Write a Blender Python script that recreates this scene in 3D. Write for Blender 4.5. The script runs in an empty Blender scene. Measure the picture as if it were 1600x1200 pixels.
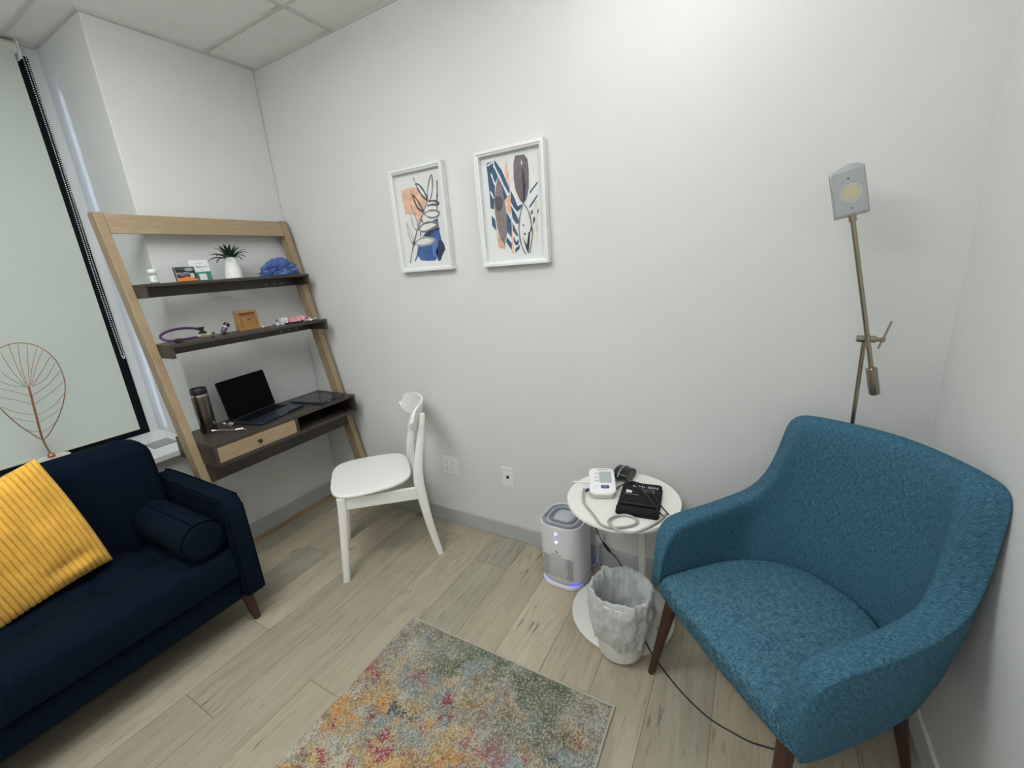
import bpy, bmesh, math, random
from mathutils import Vector, Matrix, noise
random.seed(7)
PI = math.pi
C = bpy.context.scene.collection
SC = bpy.context.scene

# ---------------------------------------------------------------- camera
RIGHT = Vector((0.8708016, 0.4860099, -0.0741544)); DOWN = Vector((0.0702238, -0.2722456, -0.9596619)); FWD = Vector((-0.4865934, 0.8304677, -0.2712014))
cam_data = bpy.data.cameras.new('camera')
cam_data.sensor_width = 36.0
cam_data.lens = 36.0 * 664.0 / 1600.0
cam_data.clip_start = 0.02
cam = bpy.data.objects.new('camera', cam_data)
C.objects.link(cam)
cam.matrix_world = Matrix(((RIGHT.x, -DOWN.x, -FWD.x, 0.0), (RIGHT.y, -DOWN.y, -FWD.y, 0.0),
                           (RIGHT.z, -DOWN.z, -FWD.z, 1.5), (0, 0, 0, 1)))
SC.camera = cam

# ---------------------------------------------------------------- world, exposure
SC.view_settings.view_transform = 'Standard'
SC.view_settings.look = 'None'
SC.view_settings.gamma = 1.0
SC.view_settings.exposure = 0.36
SC.view_settings.use_curve_mapping = False
world = bpy.data.worlds.new('world'); SC.world = world; world.use_nodes = True
bg = world.node_tree.nodes['Background']
bg.inputs[0].default_value = (0.55, 0.70, 1.0, 1); bg.inputs[1].default_value = 1.6
sun_d = bpy.data.lights.new('sun', 'SUN'); sun_d.energy = 2.2; sun_d.color = (0.62, 0.76, 1.0); sun_d.angle = 0.12
sun = bpy.data.objects.new('sun', sun_d); C.objects.link(sun)
sun.rotation_euler = Vector((0.80, 1.0, -0.42)).to_track_quat('-Z', 'Y').to_euler()

# ---------------------------------------------------------------- room measures
XA, XC, XW = -2.586, 0.528, -3.12          # left wall, right wall, window wall
YB, YR, YK = 1.7775, 1.03, -1.9            # picture wall, window reveal, rear wall
ZC = 2.669
SILL = 0.694

# ceiling lamps that light the room (panels are built below, each with its own light)
LAMPS = [(-0.25, 1.22, 0.50, 0.36, 3.6), (-1.35, 0.28, 1.16, 0.56, 19.0), (-0.60, -1.10, 1.16, 0.56, 15.0)]
LAMP_COL = (0.965, 0.99, 1.0)

# ---------------------------------------------------------------- helpers
MATS = {}
def mat(name, col, rough=0.6, metal=0.0, bump=0.0, bscale=80.0, spec=0.5, var=0.0, vscale=6.0, alpha=None,
        trans=0.0, emit=None, estr=0.0, stretch=None, sheen=0.0, coat=0.0):
    if name in MATS: return MATS[name]
    m = bpy.data.materials.new(name); m.use_nodes = True
    nt = m.node_tree; N = nt.nodes; L = nt.links
    b = N['Principled BSDF']
    b.inputs['Base Color'].default_value = (*col, 1)
    b.inputs['Roughness'].default_value = rough
    b.inputs['Metallic'].default_value = metal
    b.inputs['Specular IOR Level'].default_value = spec
    b.inputs['Transmission Weight'].default_value = trans
    if sheen: b.inputs['Sheen Weight'].default_value = sheen
    if coat: b.inputs['Coat Weight'].default_value = coat
    if emit:
        b.inputs['Emission Color'].default_value = (*emit, 1); b.inputs['Emission Strength'].default_value = estr
    if alpha is not None: b.inputs['Alpha'].default_value = alpha
    if bump or var:
        tc = N.new('ShaderNodeTexCoord'); mp = N.new('ShaderNodeMapping')
        L.new(tc.outputs['Object'], mp.inputs[0])
        if stretch: mp.inputs['Scale'].default_value = stretch
    if bump:
        n = N.new('ShaderNodeTexNoise'); n.inputs['Scale'].default_value = bscale; n.inputs['Detail'].default_value = 4
        L.new(mp.outputs[0], n.inputs['Vector'])
        bp = N.new('ShaderNodeBump'); bp.inputs['Strength'].default_value = bump; bp.inputs['Distance'].default_value = 0.002
        L.new(n.outputs[0], bp.inputs['Height']); L.new(bp.outputs[0], b.inputs['Normal'])
    if var:
        n = N.new('ShaderNodeTexNoise'); n.inputs['Scale'].default_value = vscale; n.inputs['Detail'].default_value = 5
        L.new(mp.outputs[0], n.inputs['Vector'])
        mx = N.new('ShaderNodeMixRGB')
        mx.inputs[1].default_value = (*[c * (1 - var) for c in col], 1)
        mx.inputs[2].default_value = (*[min(1, c * (1 + var)) for c in col], 1)
        cr = N.new('ShaderNodeMapRange'); cr.inputs[1].default_value = 0.3; cr.inputs[2].default_value = 0.7
        L.new(n.outputs[0], cr.inputs[0]); L.new(cr.outputs[0], mx.inputs[0]); L.new(mx.outputs[0], b.inputs['Base Color'])
    MATS[name] = m
    return m

def obj(name, bm, m, parent=None, smooth=True, bevel=0.0, seg=3, sub=0, auto=True):
    me = bpy.data.meshes.new(name)
    bmesh.ops.recalc_face_normals(bm, faces=bm.faces[:])
    bm.to_mesh(me); bm.free()
    if isinstance(m, (list, tuple)):
        for q in m: me.materials.append(q)
    elif m: me.materials.append(m)
    o = bpy.data.objects.new(name, me); C.objects.link(o)
    if parent: o.parent = parent
    if smooth:
        for p in me.polygons: p.use_smooth = True
        if auto and not sub: me.set_sharp_from_angle(angle=math.radians(38))
    if bevel:
        md = o.modifiers.new('bevel', 'BEVEL'); md.width = bevel; md.segments = seg; md.limit_method = 'ANGLE'
        md.angle_limit = math.radians(40); md.harden_normals = False
        if smooth:
            for p in me.polygons: p.use_smooth = True
    if sub:
        md = o.modifiers.new('subdivision', 'SUBSURF'); md.levels = sub; md.render_levels = sub
    return o

def thing(name, label, cat, loc=(0, 0, 0), rot=(0, 0, 0), group=None):
    o = bpy.data.objects.new(name, None); C.objects.link(o)
    o.empty_display_size = 0.05
    o.location = loc; o.rotation_euler = rot
    o['label'] = label; o['category'] = cat
    if group: o['group'] = group
    return o
def tag(o, label, cat, group=None):
    o['label'] = label; o['category'] = cat
    if group: o['group'] = group
    return o
def struct(o):
    o['kind'] = 'structure'; return o

def box(bm, x0, x1, y0, y1, z0, z1, mx=None):
    vs = [bm.verts.new(Vector(p)) for p in ((x0,y0,z0),(x1,y0,z0),(x1,y1,z0),(x0,y1,z0),(x0,y0,z1),(x1,y0,z1),(x1,y1,z1),(x0,y1,z1))]
    if mx is not None:
        for v in vs: v.co = mx @ v.co
    for f in ((0,3,2,1),(4,5,6,7),(0,1,5,4),(1,2,6,5),(2,3,7,6),(3,0,4,7)):
        bm.faces.new([vs[i] for i in f])
    return vs
def hexa(bm, pts):
    vs = [bm.verts.new(Vector(p)) for p in pts]
    for f in ((0,3,2,1),(4,5,6,7),(0,1,5,4),(1,2,6,5),(2,3,7,6),(3,0,4,7)):
        bm.faces.new([vs[i] for i in f])
def BM(): return bmesh.new()
def bx(*a, **k):
    bm = BM(); box(bm, *a, **k); return bm

def spline(pts, n=6, closed=False):
    P = [Vector(p) for p in pts]; out = []
    m = len(P); rng = range(m if closed else m - 1)
    for i in rng:
        if closed: p0, p1, p2, p3 = P[(i-1) % m], P[i], P[(i+1) % m], P[(i+2) % m]
        else: p0, p1, p2, p3 = P[max(i-1, 0)], P[i], P[i+1], P[min(i+2, m-1)]
        for k in range(n):
            t = k / n
            out.append(0.5 * ((2*p1) + (-p0+p2)*t + (2*p0-5*p1+4*p2-p3)*t*t + (-p0+3*p1-3*p2+p3)*t*t*t))
    if not closed: out.append(P[-1].copy())
    return out

def tube(bm, pts, r, seg=8, closed=False, cap=True, flat=None):
    P = [Vector(p) for p in pts]; n = len(P)
    R = r if isinstance(r, (list, tuple)) else [r] * n
    rings = []; up = None
    for i in range(n):
        if closed: t = (P[(i+1) % n] - P[(i-1) % n])
        else: t = P[min(i+1, n-1)] - P[max(i-1, 0)]
        if t.length < 1e-9: t = Vector((0, 0, 1))
        t.normalize()
        if up is None:
            a = Vector((0, 0, 1)) if abs(t.z) < 0.9 else Vector((1, 0, 0))
            up = (a - t * a.dot(t)).normalized()
        else:
            up = up - t * up.dot(t)
            up = up.normalized() if up.length > 1e-6 else Vector((1, 0, 0))
        s = t.cross(up)
        fx, fy = (1, 1) if not flat else flat
        rings.append([bm.verts.new(P[i] + (up * math.cos(q) * fy + s * math.sin(q) * fx) * R[i])
                      for q in [2*PI*k/seg for k in range(seg)]])
    for i in range(n if closed else n - 1):
        a, b = rings[i], rings[(i+1) % n]
        for k in range(seg):
            bm.faces.new((a[k], a[(k+1) % seg], b[(k+1) % seg], b[k]))
    if cap and not closed:
        bm.faces.new(list(reversed(rings[0]))); bm.faces.new(rings[-1])
def tb(*a, **k):
    bm = BM(); tube(bm, *a, **k); return bm

def lathe(bm, prof, seg=48, c=(0, 0, 0), mx=None, jitter=None):
    rings = []
    for i, (r, z) in enumerate(prof):
        if r < 1e-6: rings.append([bm.verts.new(Vector((c[0], c[1], c[2]+z)))])
        else:
            ring = []
            for k in range(seg):
                a = 2*PI*k/seg; rr = r; zz = z
                if jitter: rr, zz = jitter(i, a, r, z)
                ring.append(bm.verts.new(Vector((c[0]+rr*math.cos(a), c[1]+rr*math.sin(a), c[2]+zz))))
            rings.append(ring)
    if mx is not None:
        for rg in rings:
            for v in rg: v.co = mx @ v.co
    for a, b in zip(rings, rings[1:]):
        if len(a) == 1 and len(b) == 1: continue
        for k in range(seg):
            if len(a) == 1: bm.faces.new((a[0], b[(k+1) % seg], b[k]))
            elif len(b) == 1: bm.faces.new((a[k], a[(k+1) % seg], b[0]))
            else: bm.faces.new((a[k], a[(k+1) % seg], b[(k+1) % seg], b[k]))
def lt(*a, **k):
    bm = BM(); lathe(bm, *a, **k); return bm

def prism(bm, poly, d0, d1, f):
    """poly: 2D points; f(u, v, d) gives the 3D point"""
    a = [bm.verts.new(Vector(f(u, v, d0))) for u, v in poly]
    b = [bm.verts.new(Vector(f(u, v, d1))) for u, v in poly]
    n = len(poly)
    bm.faces.new(a); bm.faces.new(list(reversed(b)))
    for i in range(n): bm.faces.new((a[i], b[i], b[(i+1) % n], a[(i+1) % n]))
def pr(*a):
    bm = BM(); prism(bm, *a); return bm

def rrect(w, h, r, n=6, cx=0, cy=0):
    out = []
    for sx, sy, a0 in ((1, 1, 0), (-1, 1, PI/2), (-1, -1, PI), (1, -1, 1.5*PI)):
        for k in range(n+1):
            a = a0 + k*PI/2/n
            out.append((cx + sx*(w/2-r) + r*math.cos(a), cy + sy*(h/2-r) + r*math.sin(a)))
    return out
def loft(bm, rings, cap0=True, cap1=True):
    R = [[bm.verts.new(Vector(p)) for p in r] for r in rings]; n = len(R[0])
    for a, b in zip(R, R[1:]):
        for k in range(n): bm.faces.new((a[k], a[(k+1) % n], b[(k+1) % n], b[k]))
    if cap0: bm.faces.new(list(reversed(R[0])))
    if cap1: bm.faces.new(R[-1])
    return R

def text(name, s, size, mx, m, parent, ext=0.0003, align='CENTER', sx=1.0):
    cu = bpy.data.curves.new('t', 'FONT'); cu.body = s; cu.size = size; cu.extrude = ext
    cu.align_x = align; cu.align_y = 'CENTER'; cu.resolution_u = 3
    to = bpy.data.objects.new('t', cu); C.objects.link(to)
    bpy.context.view_layer.update()
    dg = bpy.context.evaluated_depsgraph_get()
    me = bpy.data.meshes.new_from_object(to.evaluated_get(dg))
    bpy.data.objects.remove(to); bpy.data.curves.remove(cu)
    me.transform(mx @ Matrix.Diagonal((sx, 1, 1, 1)))
    me.name = name; me.materials.clear(); me.materials.append(m)
    o = bpy.data.objects.new(name, me); C.objects.link(o)
    if parent: o.parent = parent
    return o
def frame_mx(o, xd, yd):
    """text/plane frame: origin o, x direction xd, y direction yd"""
    x = Vector(xd).normalized(); y = Vector(yd); y = (y - x*y.dot(x)).normalized(); z = x.cross(y)
    return Matrix(((x.x, y.x, z.x, o[0]), (x.y, y.y, z.y, o[1]), (x.z, y.z, z.z, o[2]), (0, 0, 0, 1)))

# ---------------------------------------------------------------- special materials
def nodes_of(name):
    m = bpy.data.materials.new(name); m.use_nodes = True
    return m, m.node_tree.nodes, m.node_tree.links, m.node_tree.nodes['Principled BSDF']
def math_(N, L, op, a, b=None, c=None):
    n = N.new('ShaderNodeMath'); n.operation = op
    for i, v in enumerate((a, b, c)):
        if v is None: continue
        if isinstance(v, (int, float)): n.inputs[i].default_value = v
        else: L.new(v, n.inputs[i])
    return n.outputs[0]
def noise_(N, L, vec, scale, detail=4, rough=0.55, dim='3D', out=0):
    n = N.new('ShaderNodeTexNoise'); n.inputs['Scale'].default_value = scale
    n.inputs['Detail'].default_value = detail; n.inputs['Roughness'].default_value = rough
    L.new(vec, n.inputs['Vector']); return n.outputs[out]
def mapping_(N, L, vec, scale=(1, 1, 1), loc=(0, 0, 0), rot=(0, 0, 0)):
    n = N.new('ShaderNodeMapping'); n.inputs['Scale'].default_value = scale; n.inputs['Location'].default_value = loc
    n.inputs['Rotation'].default_value = rot
    L.new(vec, n.inputs[0]); return n.outputs[0]
def ramp_(N, L, fac, stops, mode='LINEAR'):
    n = N.new('ShaderNodeValToRGB'); cr = n.color_ramp; cr.interpolation = mode
    while len(cr.elements) > 1: cr.elements.remove(cr.elements[-1])
    cr.elements[0].position = stops[0][0]; cr.elements[0].color = (*stops[0][1], 1)
    for p, c in stops[1:]:
        e = cr.elements.new(p); e.color = (*c, 1)
    L.new(fac, n.inputs[0]); return n.outputs[0]
def mix_(N, L, fac, a, b, mode='MIX'):
    n = N.new('ShaderNodeMixRGB'); n.blend_type = mode
    for i, v in enumerate((fac, a, b)):
        if isinstance(v, (int, float)): n.inputs[i].default_value = v
        elif isinstance(v, tuple): n.inputs[i].default_value = (*v, 1)
        else: L.new(v, n.inputs[i])
    return n.outputs[0]

def mat_wood(name, base, dark, scale=(1, 1, 1), grain=30, rough=0.5, bump=0.15, amt=0.7):
    m, N, L, b = nodes_of(name)
    tc = N.new('ShaderNodeTexCoord').outputs['Object']
    v = mapping_(N, L, tc, scale)
    n1 = noise_(N, L, v, grain, 6, 0.65); n2 = noise_(N, L, v, grain*0.22, 3)
    f = math_(N, L, 'MULTIPLY_ADD', n1, 0.65, math_(N, L, 'MULTIPLY', n2, 0.35))
    mr = N.new('ShaderNodeMapRange'); mr.inputs[1].default_value = 0.36; mr.inputs[2].default_value = 0.64
    L.new(f, mr.inputs[0])
    col = mix_(N, L, math_(N, L, 'MULTIPLY', mr.outputs[0], amt), base, dark)
    L.new(col, b.inputs['Base Color']); b.inputs['Roughness'].default_value = rough
    bp = N.new('ShaderNodeBump'); bp.inputs['Strength'].default_value = bump; bp.inputs['Distance'].default_value = 0.001
    L.new(n1, bp.inputs['Height']); L.new(bp.outputs[0], b.inputs['Normal'])
    return m

def mat_weave(name, dark, mid, light, sc1, sc2, fine=900, bump=0.5, rough=0.9, spec=0.2, bands=(0.35, 0.5, 0.68), co='Object'):
    """heathered woven cloth: two crossed sets of streaks"""
    m, N, L, b = nodes_of(name)
    tc = N.new('ShaderNodeTexCoord').outputs[co]
    a = noise_(N, L, mapping_(N, L, tc, sc1), 1.0, 3, 0.6)
    c = noise_(N, L, mapping_(N, L, tc, sc2), 1.0, 3, 0.6)
    d = noise_(N, L, tc, fine, 2)
    f = math_(N, L, 'ADD', math_(N, L, 'MULTIPLY', a, 0.42), math_(N, L, 'ADD', math_(N, L, 'MULTIPLY', c, 0.33), math_(N, L, 'MULTIPLY', d, 0.25)))
    col = ramp_(N, L, f, [(bands[0], dark), (bands[1], mid), (bands[2], light)])
    L.new(col, b.inputs['Base Color']); b.inputs['Roughness'].default_value = rough
    b.inputs['Specular IOR Level'].default_value = spec
    bp = N.new('ShaderNodeBump'); bp.inputs['Strength'].default_value = bump; bp.inputs['Distance'].default_value = 0.002
    L.new(f, bp.inputs['Height']); L.new(bp.outputs[0], b.inputs['Normal'])
    return m

def mat_floor():
    m, N, L, b = nodes_of('floor_planks')
    P = 0.197
    tc = N.new('ShaderNodeTexCoord').outputs['Object']
    sp = N.new('ShaderNodeSeparateXYZ'); L.new(tc, sp.inputs[0])
    xs = math_(N, L, 'DIVIDE', math_(N, L, 'ADD', sp.outputs[0], 0.426 + P*30), P)
    row = math_(N, L, 'FLOOR', xs); fx = math_(N, L, 'FRACT', xs)
    wn = N.new('ShaderNodeTexWhiteNoise'); wn.noise_dimensions = '1D'; L.new(row, wn.inputs['W'])
    ys = math_(N, L, 'ADD', math_(N, L, 'DIVIDE', sp.outputs[1], 1.55), math_(N, L, 'MULTIPLY_ADD', wn.outputs['Value'], 7.0, 20.0))
    idy = math_(N, L, 'FLOOR', ys); fy = math_(N, L, 'FRACT', ys)
    wn2 = N.new('ShaderNodeTexWhiteNoise'); wn2.noise_dimensions = '2D'
    cb = N.new('ShaderNodeCombineXYZ'); L.new(row, cb.inputs[0]); L.new(idy, cb.inputs[1]); L.new(cb.outputs[0], wn2.inputs['Vector'])
    pid = wn2.outputs['Value']
    # plank tint
    tint = ramp_(N, L, pid, [(0.0, (0.50, 0.43, 0.31)), (0.25, (0.385, 0.345, 0.26)), (0.5, (0.46, 0.395, 0.285)), (0.72, (0.345, 0.315, 0.245)), (1.0, (0.53, 0.465, 0.345))])
    # grain, shifted per plank
    off = N.new('ShaderNodeCombineXYZ'); L.new(math_(N, L, 'MULTIPLY', pid, 40.0), off.inputs[1]); L.new(math_(N, L, 'MULTIPLY', pid, 13.0), off.inputs[2])
    va = N.new('ShaderNodeVectorMath'); va.operation = 'ADD'; L.new(tc, va.inputs[0]); L.new(off.outputs[0], va.inputs[1])
    w = noise_(N, L, mapping_(N, L, va.outputs[0], (5, 0.9, 1)), 1.6, 3)
    wc = N.new('ShaderNodeCombineXYZ'); L.new(math_(N, L, 'MULTIPLY', w, 0.25), wc.inputs[0])
    vb = N.new('ShaderNodeVectorMath'); vb.operation = 'ADD'; L.new(va.outputs[0], vb.inputs[0]); L.new(wc.outputs[0], vb.inputs[1])
    g1 = noise_(N, L, mapping_(N, L, vb.outputs[0], (60, 2.2, 1)), 1.0, 6, 0.65)
    g2 = noise_(N, L, mapping_(N, L, vb.outputs[0], (14, 1.3, 1)), 1.0, 4, 0.6)
    g3 = noise_(N, L, va.outputs[0], 2.2, 3)
    c1 = mix_(N, L, math_(N, L, 'MULTIPLY', ramp_(N, L, g1, [(0.38, (1.0,)*3), (0.58, (0,)*3)]), 0.27), tint, (0.17, 0.14, 0.10))
    c2 = mix_(N, L, math_(N, L, 'MULTIPLY', ramp_(N, L, g2, [(0.48, (0,)*3), (0.72, (1,)*3)]), 0.26), c1, (0.60, 0.54, 0.41))
    c3 = mix_(N, L, math_(N, L, 'MULTIPLY', ramp_(N, L, g3, [(0.4, (0,)*3), (0.7, (1,)*3)]), 0.25), c2, (0.25, 0.24, 0.20))
    # knots
    vo = N.new('ShaderNodeTexVoronoi'); vo.inputs['Scale'].default_value = 1.0
    L.new(mapping_(N, L, vb.outputs[0], (5.2, 2.1, 1)), vo.inputs['Vector'])
    kn = ramp_(N, L, vo.outputs['Distance'], [(0.0, (1,)*3), (0.045, (0.65,)*3), (0.10, (0,)*3)])
    kr = N.new('ShaderNodeSeparateColor'); L.new(vo.outputs['Color'], kr.inputs[0])
    kf = math_(N, L, 'MULTIPLY', kn, math_(N, L, 'GREATER_THAN', kr.outputs[0], 0.72))
    c4 = mix_(N, L, math_(N, L, 'MULTIPLY', kf, 0.75), c3, (0.09, 0.085, 0.085))
    # open grain specks
    sk = noise_(N, L, mapping_(N, L, va.outputs[0], (95, 9, 1)), 1.0, 2, 0.5)
    sk2 = noise_(N, L, va.outputs[0], 3.3, 2)
    sf = math_(N, L, 'MULTIPLY', ramp_(N, L, sk, [(0.62, (0,)*3), (0.68, (1,)*3)]), ramp_(N, L, sk2, [(0.46, (0,)*3), (0.60, (1,)*3)]))
    c5 = mix_(N, L, math_(N, L, 'MULTIPLY', sf, 0.7), c4, (0.12, 0.105, 0.085))
    # joints
    ex = math_(N, L, 'MINIMUM', fx, math_(N, L, 'SUBTRACT', 1.0, fx))
    ey = math_(N, L, 'MINIMUM', fy, math_(N, L, 'SUBTRACT', 1.0, fy))
    jx = math_(N, L, 'LESS_THAN', ex, 0.0065); jy = math_(N, L, 'LESS_THAN', ey, 0.0009)
    j = math_(N, L, 'MAXIMUM', jx, jy)
    c6 = mix_(N, L, math_(N, L, 'MULTIPLY', j, 0.62), c5, (0.06, 0.05, 0.04))
    L.new(c6, b.inputs['Base Color'])
    L.new(math_(N, L, 'MULTIPLY_ADD', g1, 0.2, 0.38), b.inputs['Roughness'])
    b.inputs['Specular IOR Level'].default_value = 0.35
    h = math_(N, L, 'SUBTRACT', math_(N, L, 'MULTIPLY', g1, 0.3), math_(N, L, 'MULTIPLY', j, 1.5))
    bp = N.new('ShaderNodeBump'); bp.inputs['Strength'].default_value = 0.35; bp.inputs['Distance'].default_value = 0.0012
    L.new(h, bp.inputs['Height']); L.new(bp.outputs[0], b.inputs['Normal'])
    return m

def mat_rug():
    m, N, L, b = nodes_of('rug_pile')
    tc0 = N.new('ShaderNodeTexCoord').outputs['Object']
    # pile: colour is picked per tuft, so snap the position to a jittered cell
    vo = N.new('ShaderNodeTexVoronoi'); vo.inputs['Scale'].default_value = 250.0; L.new(tc0, vo.inputs['Vector'])
    tc = vo.outputs['Position']
    rnd = N.new('ShaderNodeSeparateColor'); L.new(vo.outputs['Color'], rnd.inputs[0])
    r1, r2 = rnd.outputs[0], rnd.outputs[1]
    sp = N.new('ShaderNodeSeparateXYZ'); L.new(tc, sp.inputs[0])
    # object space: x 0..0.93 across, y 0 (far edge) .. negative towards the near end
    yv = math_(N, L, 'MULTIPLY', sp.outputs[1], -1.0)
    def field(scale, seed, lo, hi, detail=5, rough=0.62, st=(1, 1, 1)):
        v = mapping_(N, L, tc, st, (seed*3.1, seed*1.7, seed))
        n = noise_(N, L, v, scale, detail, rough)
        n = math_(N, L, 'ADD', n, math_(N, L, 'MULTIPLY_ADD', r1, 0.10, -0.05))
        return ramp_(N, L, n, [(lo, (0,)*3), (hi, (1,)*3)])
    def band(a0, a1, b0, b1):   # soft window in y
        u = N.new('ShaderNodeMapRange'); u.inputs[1].default_value = a0; u.inputs[2].default_value = a1; L.new(yv, u.inputs[0])
        w = N.new('ShaderNodeMapRange'); w.inputs[1].default_value = b0; w.inputs[2].default_value = b1
        w.inputs[3].default_value = 1; w.inputs[4].default_value = 0; L.new(yv, w.inputs[0])
        return math_(N, L, 'MULTIPLY', u.outputs[0], w.outputs[0])
    base = mix_(N, L, field(9, 1, 0.42, 0.58), (0.27, 0.27, 0.225), (0.20, 0.165, 0.115))
    base = mix_(N, L, field(6, 2, 0.46, 0.56), base, (0.33, 0.35, 0.325))
    base = mix_(N, L, math_(N, L, 'MULTIPLY', field(11, 3, 0.50, 0.60), 0.85), base, (0.44, 0.41, 0.33))
    # warm half
    warm = band(0.10, 0.34, 3.0, 4.0)
    base = mix_(N, L, math_(N, L, 'MULTIPLY', field(7, 5, 0.44, 0.53), math_(N, L, 'MULTIPLY', warm, 0.85)), base, (0.42, 0.28, 0.13))
    base = mix_(N, L, math_(N, L, 'MULTIPLY', field(8.5, 6, 0.50, 0.57), math_(N, L, 'MULTIPLY', warm, 0.95)), base, (0.56, 0.27, 0.065))
    base = mix_(N, L, math_(N, L, 'MULTIPLY', field(6.5, 7, 0.55, 0.62), math_(N, L, 'MULTIPLY', warm, 0.9)), base, (0.55, 0.38, 0.14))
    base = mix_(N, L, math_(N, L, 'MULTIPLY', field(8, 8, 0.56, 0.61), warm), base, (0.50, 0.47, 0.385))
    # green band near the far edge, right of centre
    gx = N.new('ShaderNodeMapRange'); gx.inputs[1].default_value = 0.10; gx.inputs[2].default_value = 0.30; L.new(sp.outputs[0], gx.inputs[0])
    g = math_(N, L, 'MULTIPLY', band(-0.05, 0.02, 0.18, 0.32), gx.outputs[0])
    base = mix_(N, L, math_(N, L, 'MULTIPLY', field(5.5, 9, 0.45, 0.56), g), base, (0.10, 0.14, 0.09))
    base = mix_(N, L, math_(N, L, 'MULTIPLY', field(7, 10, 0.52, 0.60), math_(N, L, 'MULTIPLY', band(0.0, 0.08, 0.4, 0.6), 0.8)), base, (0.22, 0.29, 0.31))
    # navy flecks, magenta patches
    base = mix_(N, L, math_(N, L, 'MULTIPLY', field(10, 11, 0.64, 0.67), band(0.08, 0.2, 2.6, 3.0)), base, (0.03, 0.08, 0.14))
    mx = N.new('ShaderNodeMapRange'); mx.inputs[1].default_value = 0.85; mx.inputs[2].default_value = 0.45; L.new(sp.outputs[0], mx.inputs[0])
    mg = math_(N, L, 'MULTIPLY', field(8.5, 12.4, 0.575, 0.60, 4), math_(N, L, 'MULTIPLY', band(0.14, 0.34, 2.6, 3.0), mx.outputs[0]))
    base = mix_(N, L, mg, base, (0.33, 0.05, 0.105))
    mg2 = math_(N, L, 'MULTIPLY', field(12, 14, 0.63, 0.65, 3), band(0.05, 0.25, 2.6, 3.0))
    base = mix_(N, L, mg2, base, (0.27, 0.05, 0.09))
    # per tuft variation: some brown or pale threads
    base = mix_(N, L, math_(N, L, 'MULTIPLY', math_(N, L, 'GREATER_THAN', r2, 0.76), 0.6), base, (0.16, 0.115, 0.07))
    base = mix_(N, L, math_(N, L, 'MULTIPLY', math_(N, L, 'LESS_THAN', r2, 0.24), 0.55), base, (0.58, 0.54, 0.44))
    L.new(base, b.inputs['Base Color']); b.inputs['Roughness'].default_value = 0.95
    b.inputs['Specular IOR Level'].default_value = 0.1
    bp = N.new('ShaderNodeBump'); bp.inputs['Strength'].default_value = 0.8; bp.inputs['Distance'].default_value = 0.003
    L.new(math_(N, L, 'MULTIPLY_ADD', vo.outputs['Distance'], -1.0, math_(N, L, 'MULTIPLY', r1, 0.4)), bp.inputs['Height'])
    L.new(bp.outputs[0], b.inputs['Normal'])
    return m

def mat_tile():
    m, N, L, b = nodes_of('ceiling_tile')
    tc = N.new('ShaderNodeTexCoord').outputs['Object']
    n = noise_(N, L, tc, 260, 3); n2 = noise_(N, L, tc, 5, 3)
    col = mix_(N, L, math_(N, L, 'MULTIPLY', ramp_(N, L, n2, [(0.55, (0,)*3), (0.75, (1,)*3)]), 0.35), (0.88, 0.88, 0.85), (0.68, 0.66, 0.61))
    L.new(col, b.inputs['Base Color']); b.inputs['Roughness'].default_value = 0.95
    bp = N.new('ShaderNodeBump'); bp.inputs['Strength'].default_value = 0.5; bp.inputs['Distance'].default_value = 0.002
    L.new(n, bp.inputs['Height']); L.new(bp.outputs[0], b.inputs['Normal'])
    return m

def mat_blind():
    m = bpy.data.materials.new('blind_fabric'); m.use_nodes = True
    N = m.node_tree.nodes; L = m.node_tree.links; b = N['Principled BSDF']; out = N['Material Output']
    b.inputs['Base Color'].default_value = (0.68, 0.72, 0.655, 1); b.inputs['Roughness'].default_value = 0.9
    tc = N.new('ShaderNodeTexCoord').outputs['Object']
    w = noise_(N, L, mapping_(N, L, tc, (1, 700, 700)), 1.0, 2)
    bp = N.new('ShaderNodeBump'); bp.inputs['Strength'].default_value = 0.2; bp.inputs['Distance'].default_value = 0.001
    L.new(w, bp.inputs['Height']); L.new(bp.outputs[0], b.inputs['Normal'])
    t = N.new('ShaderNodeBsdfTranslucent'); t.inputs[0].default_value = (0.62, 0.68, 0.60, 1)
    ms = N.new('ShaderNodeMixShader'); ms.inputs[0].default_value = 0.22
    L.new(b.outputs[0], ms.inputs[1]); L.new(t.outputs[0], ms.inputs[2]); L.new(ms.outputs[0], out.inputs[0])
    return m
def mat_liner():
    m = bpy.data.materials.new('bag_plastic'); m.use_nodes = True
    N = m.node_tree.nodes; L = m.node_tree.links; b = N['Principled BSDF']; out = N['Material Output']
    b.inputs['Base Color'].default_value = (0.84, 0.86, 0.86, 1); b.inputs['Roughness'].default_value = 0.32
    b.inputs['Coat Weight'].default_value = 0.25
    tc = N.new('ShaderNodeTexCoord').outputs['Object']
    w = noise_(N, L, mapping_(N, L, tc, (1, 1, 0.7)), 55, 8, 0.68)
    bp = N.new('ShaderNodeBump'); bp.inputs['Strength'].default_value = 0.9; bp.inputs['Distance'].default_value = 0.006
    L.new(w, bp.inputs['Height']); L.new(bp.outputs[0], b.inputs['Normal'])
    t = N.new('ShaderNodeBsdfTranslucent'); t.inputs[0].default_value = (0.75, 0.77, 0.77, 1)
    tr = N.new('ShaderNodeBsdfTransparent')
    ms = N.new('ShaderNodeMixShader'); ms.inputs[0].default_value = 0.35
    ms2 = N.new('ShaderNodeMixShader'); ms2.inputs[0].default_value = 0.26
    L.new(b.outputs[0], ms.inputs[1]); L.new(t.outputs[0], ms.inputs[2])
    L.new(ms.outputs[0], ms2.inputs[1]); L.new(tr.outputs[0], ms2.inputs[2]); L.new(ms2.outputs[0], out.inputs[0])
    return m

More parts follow.
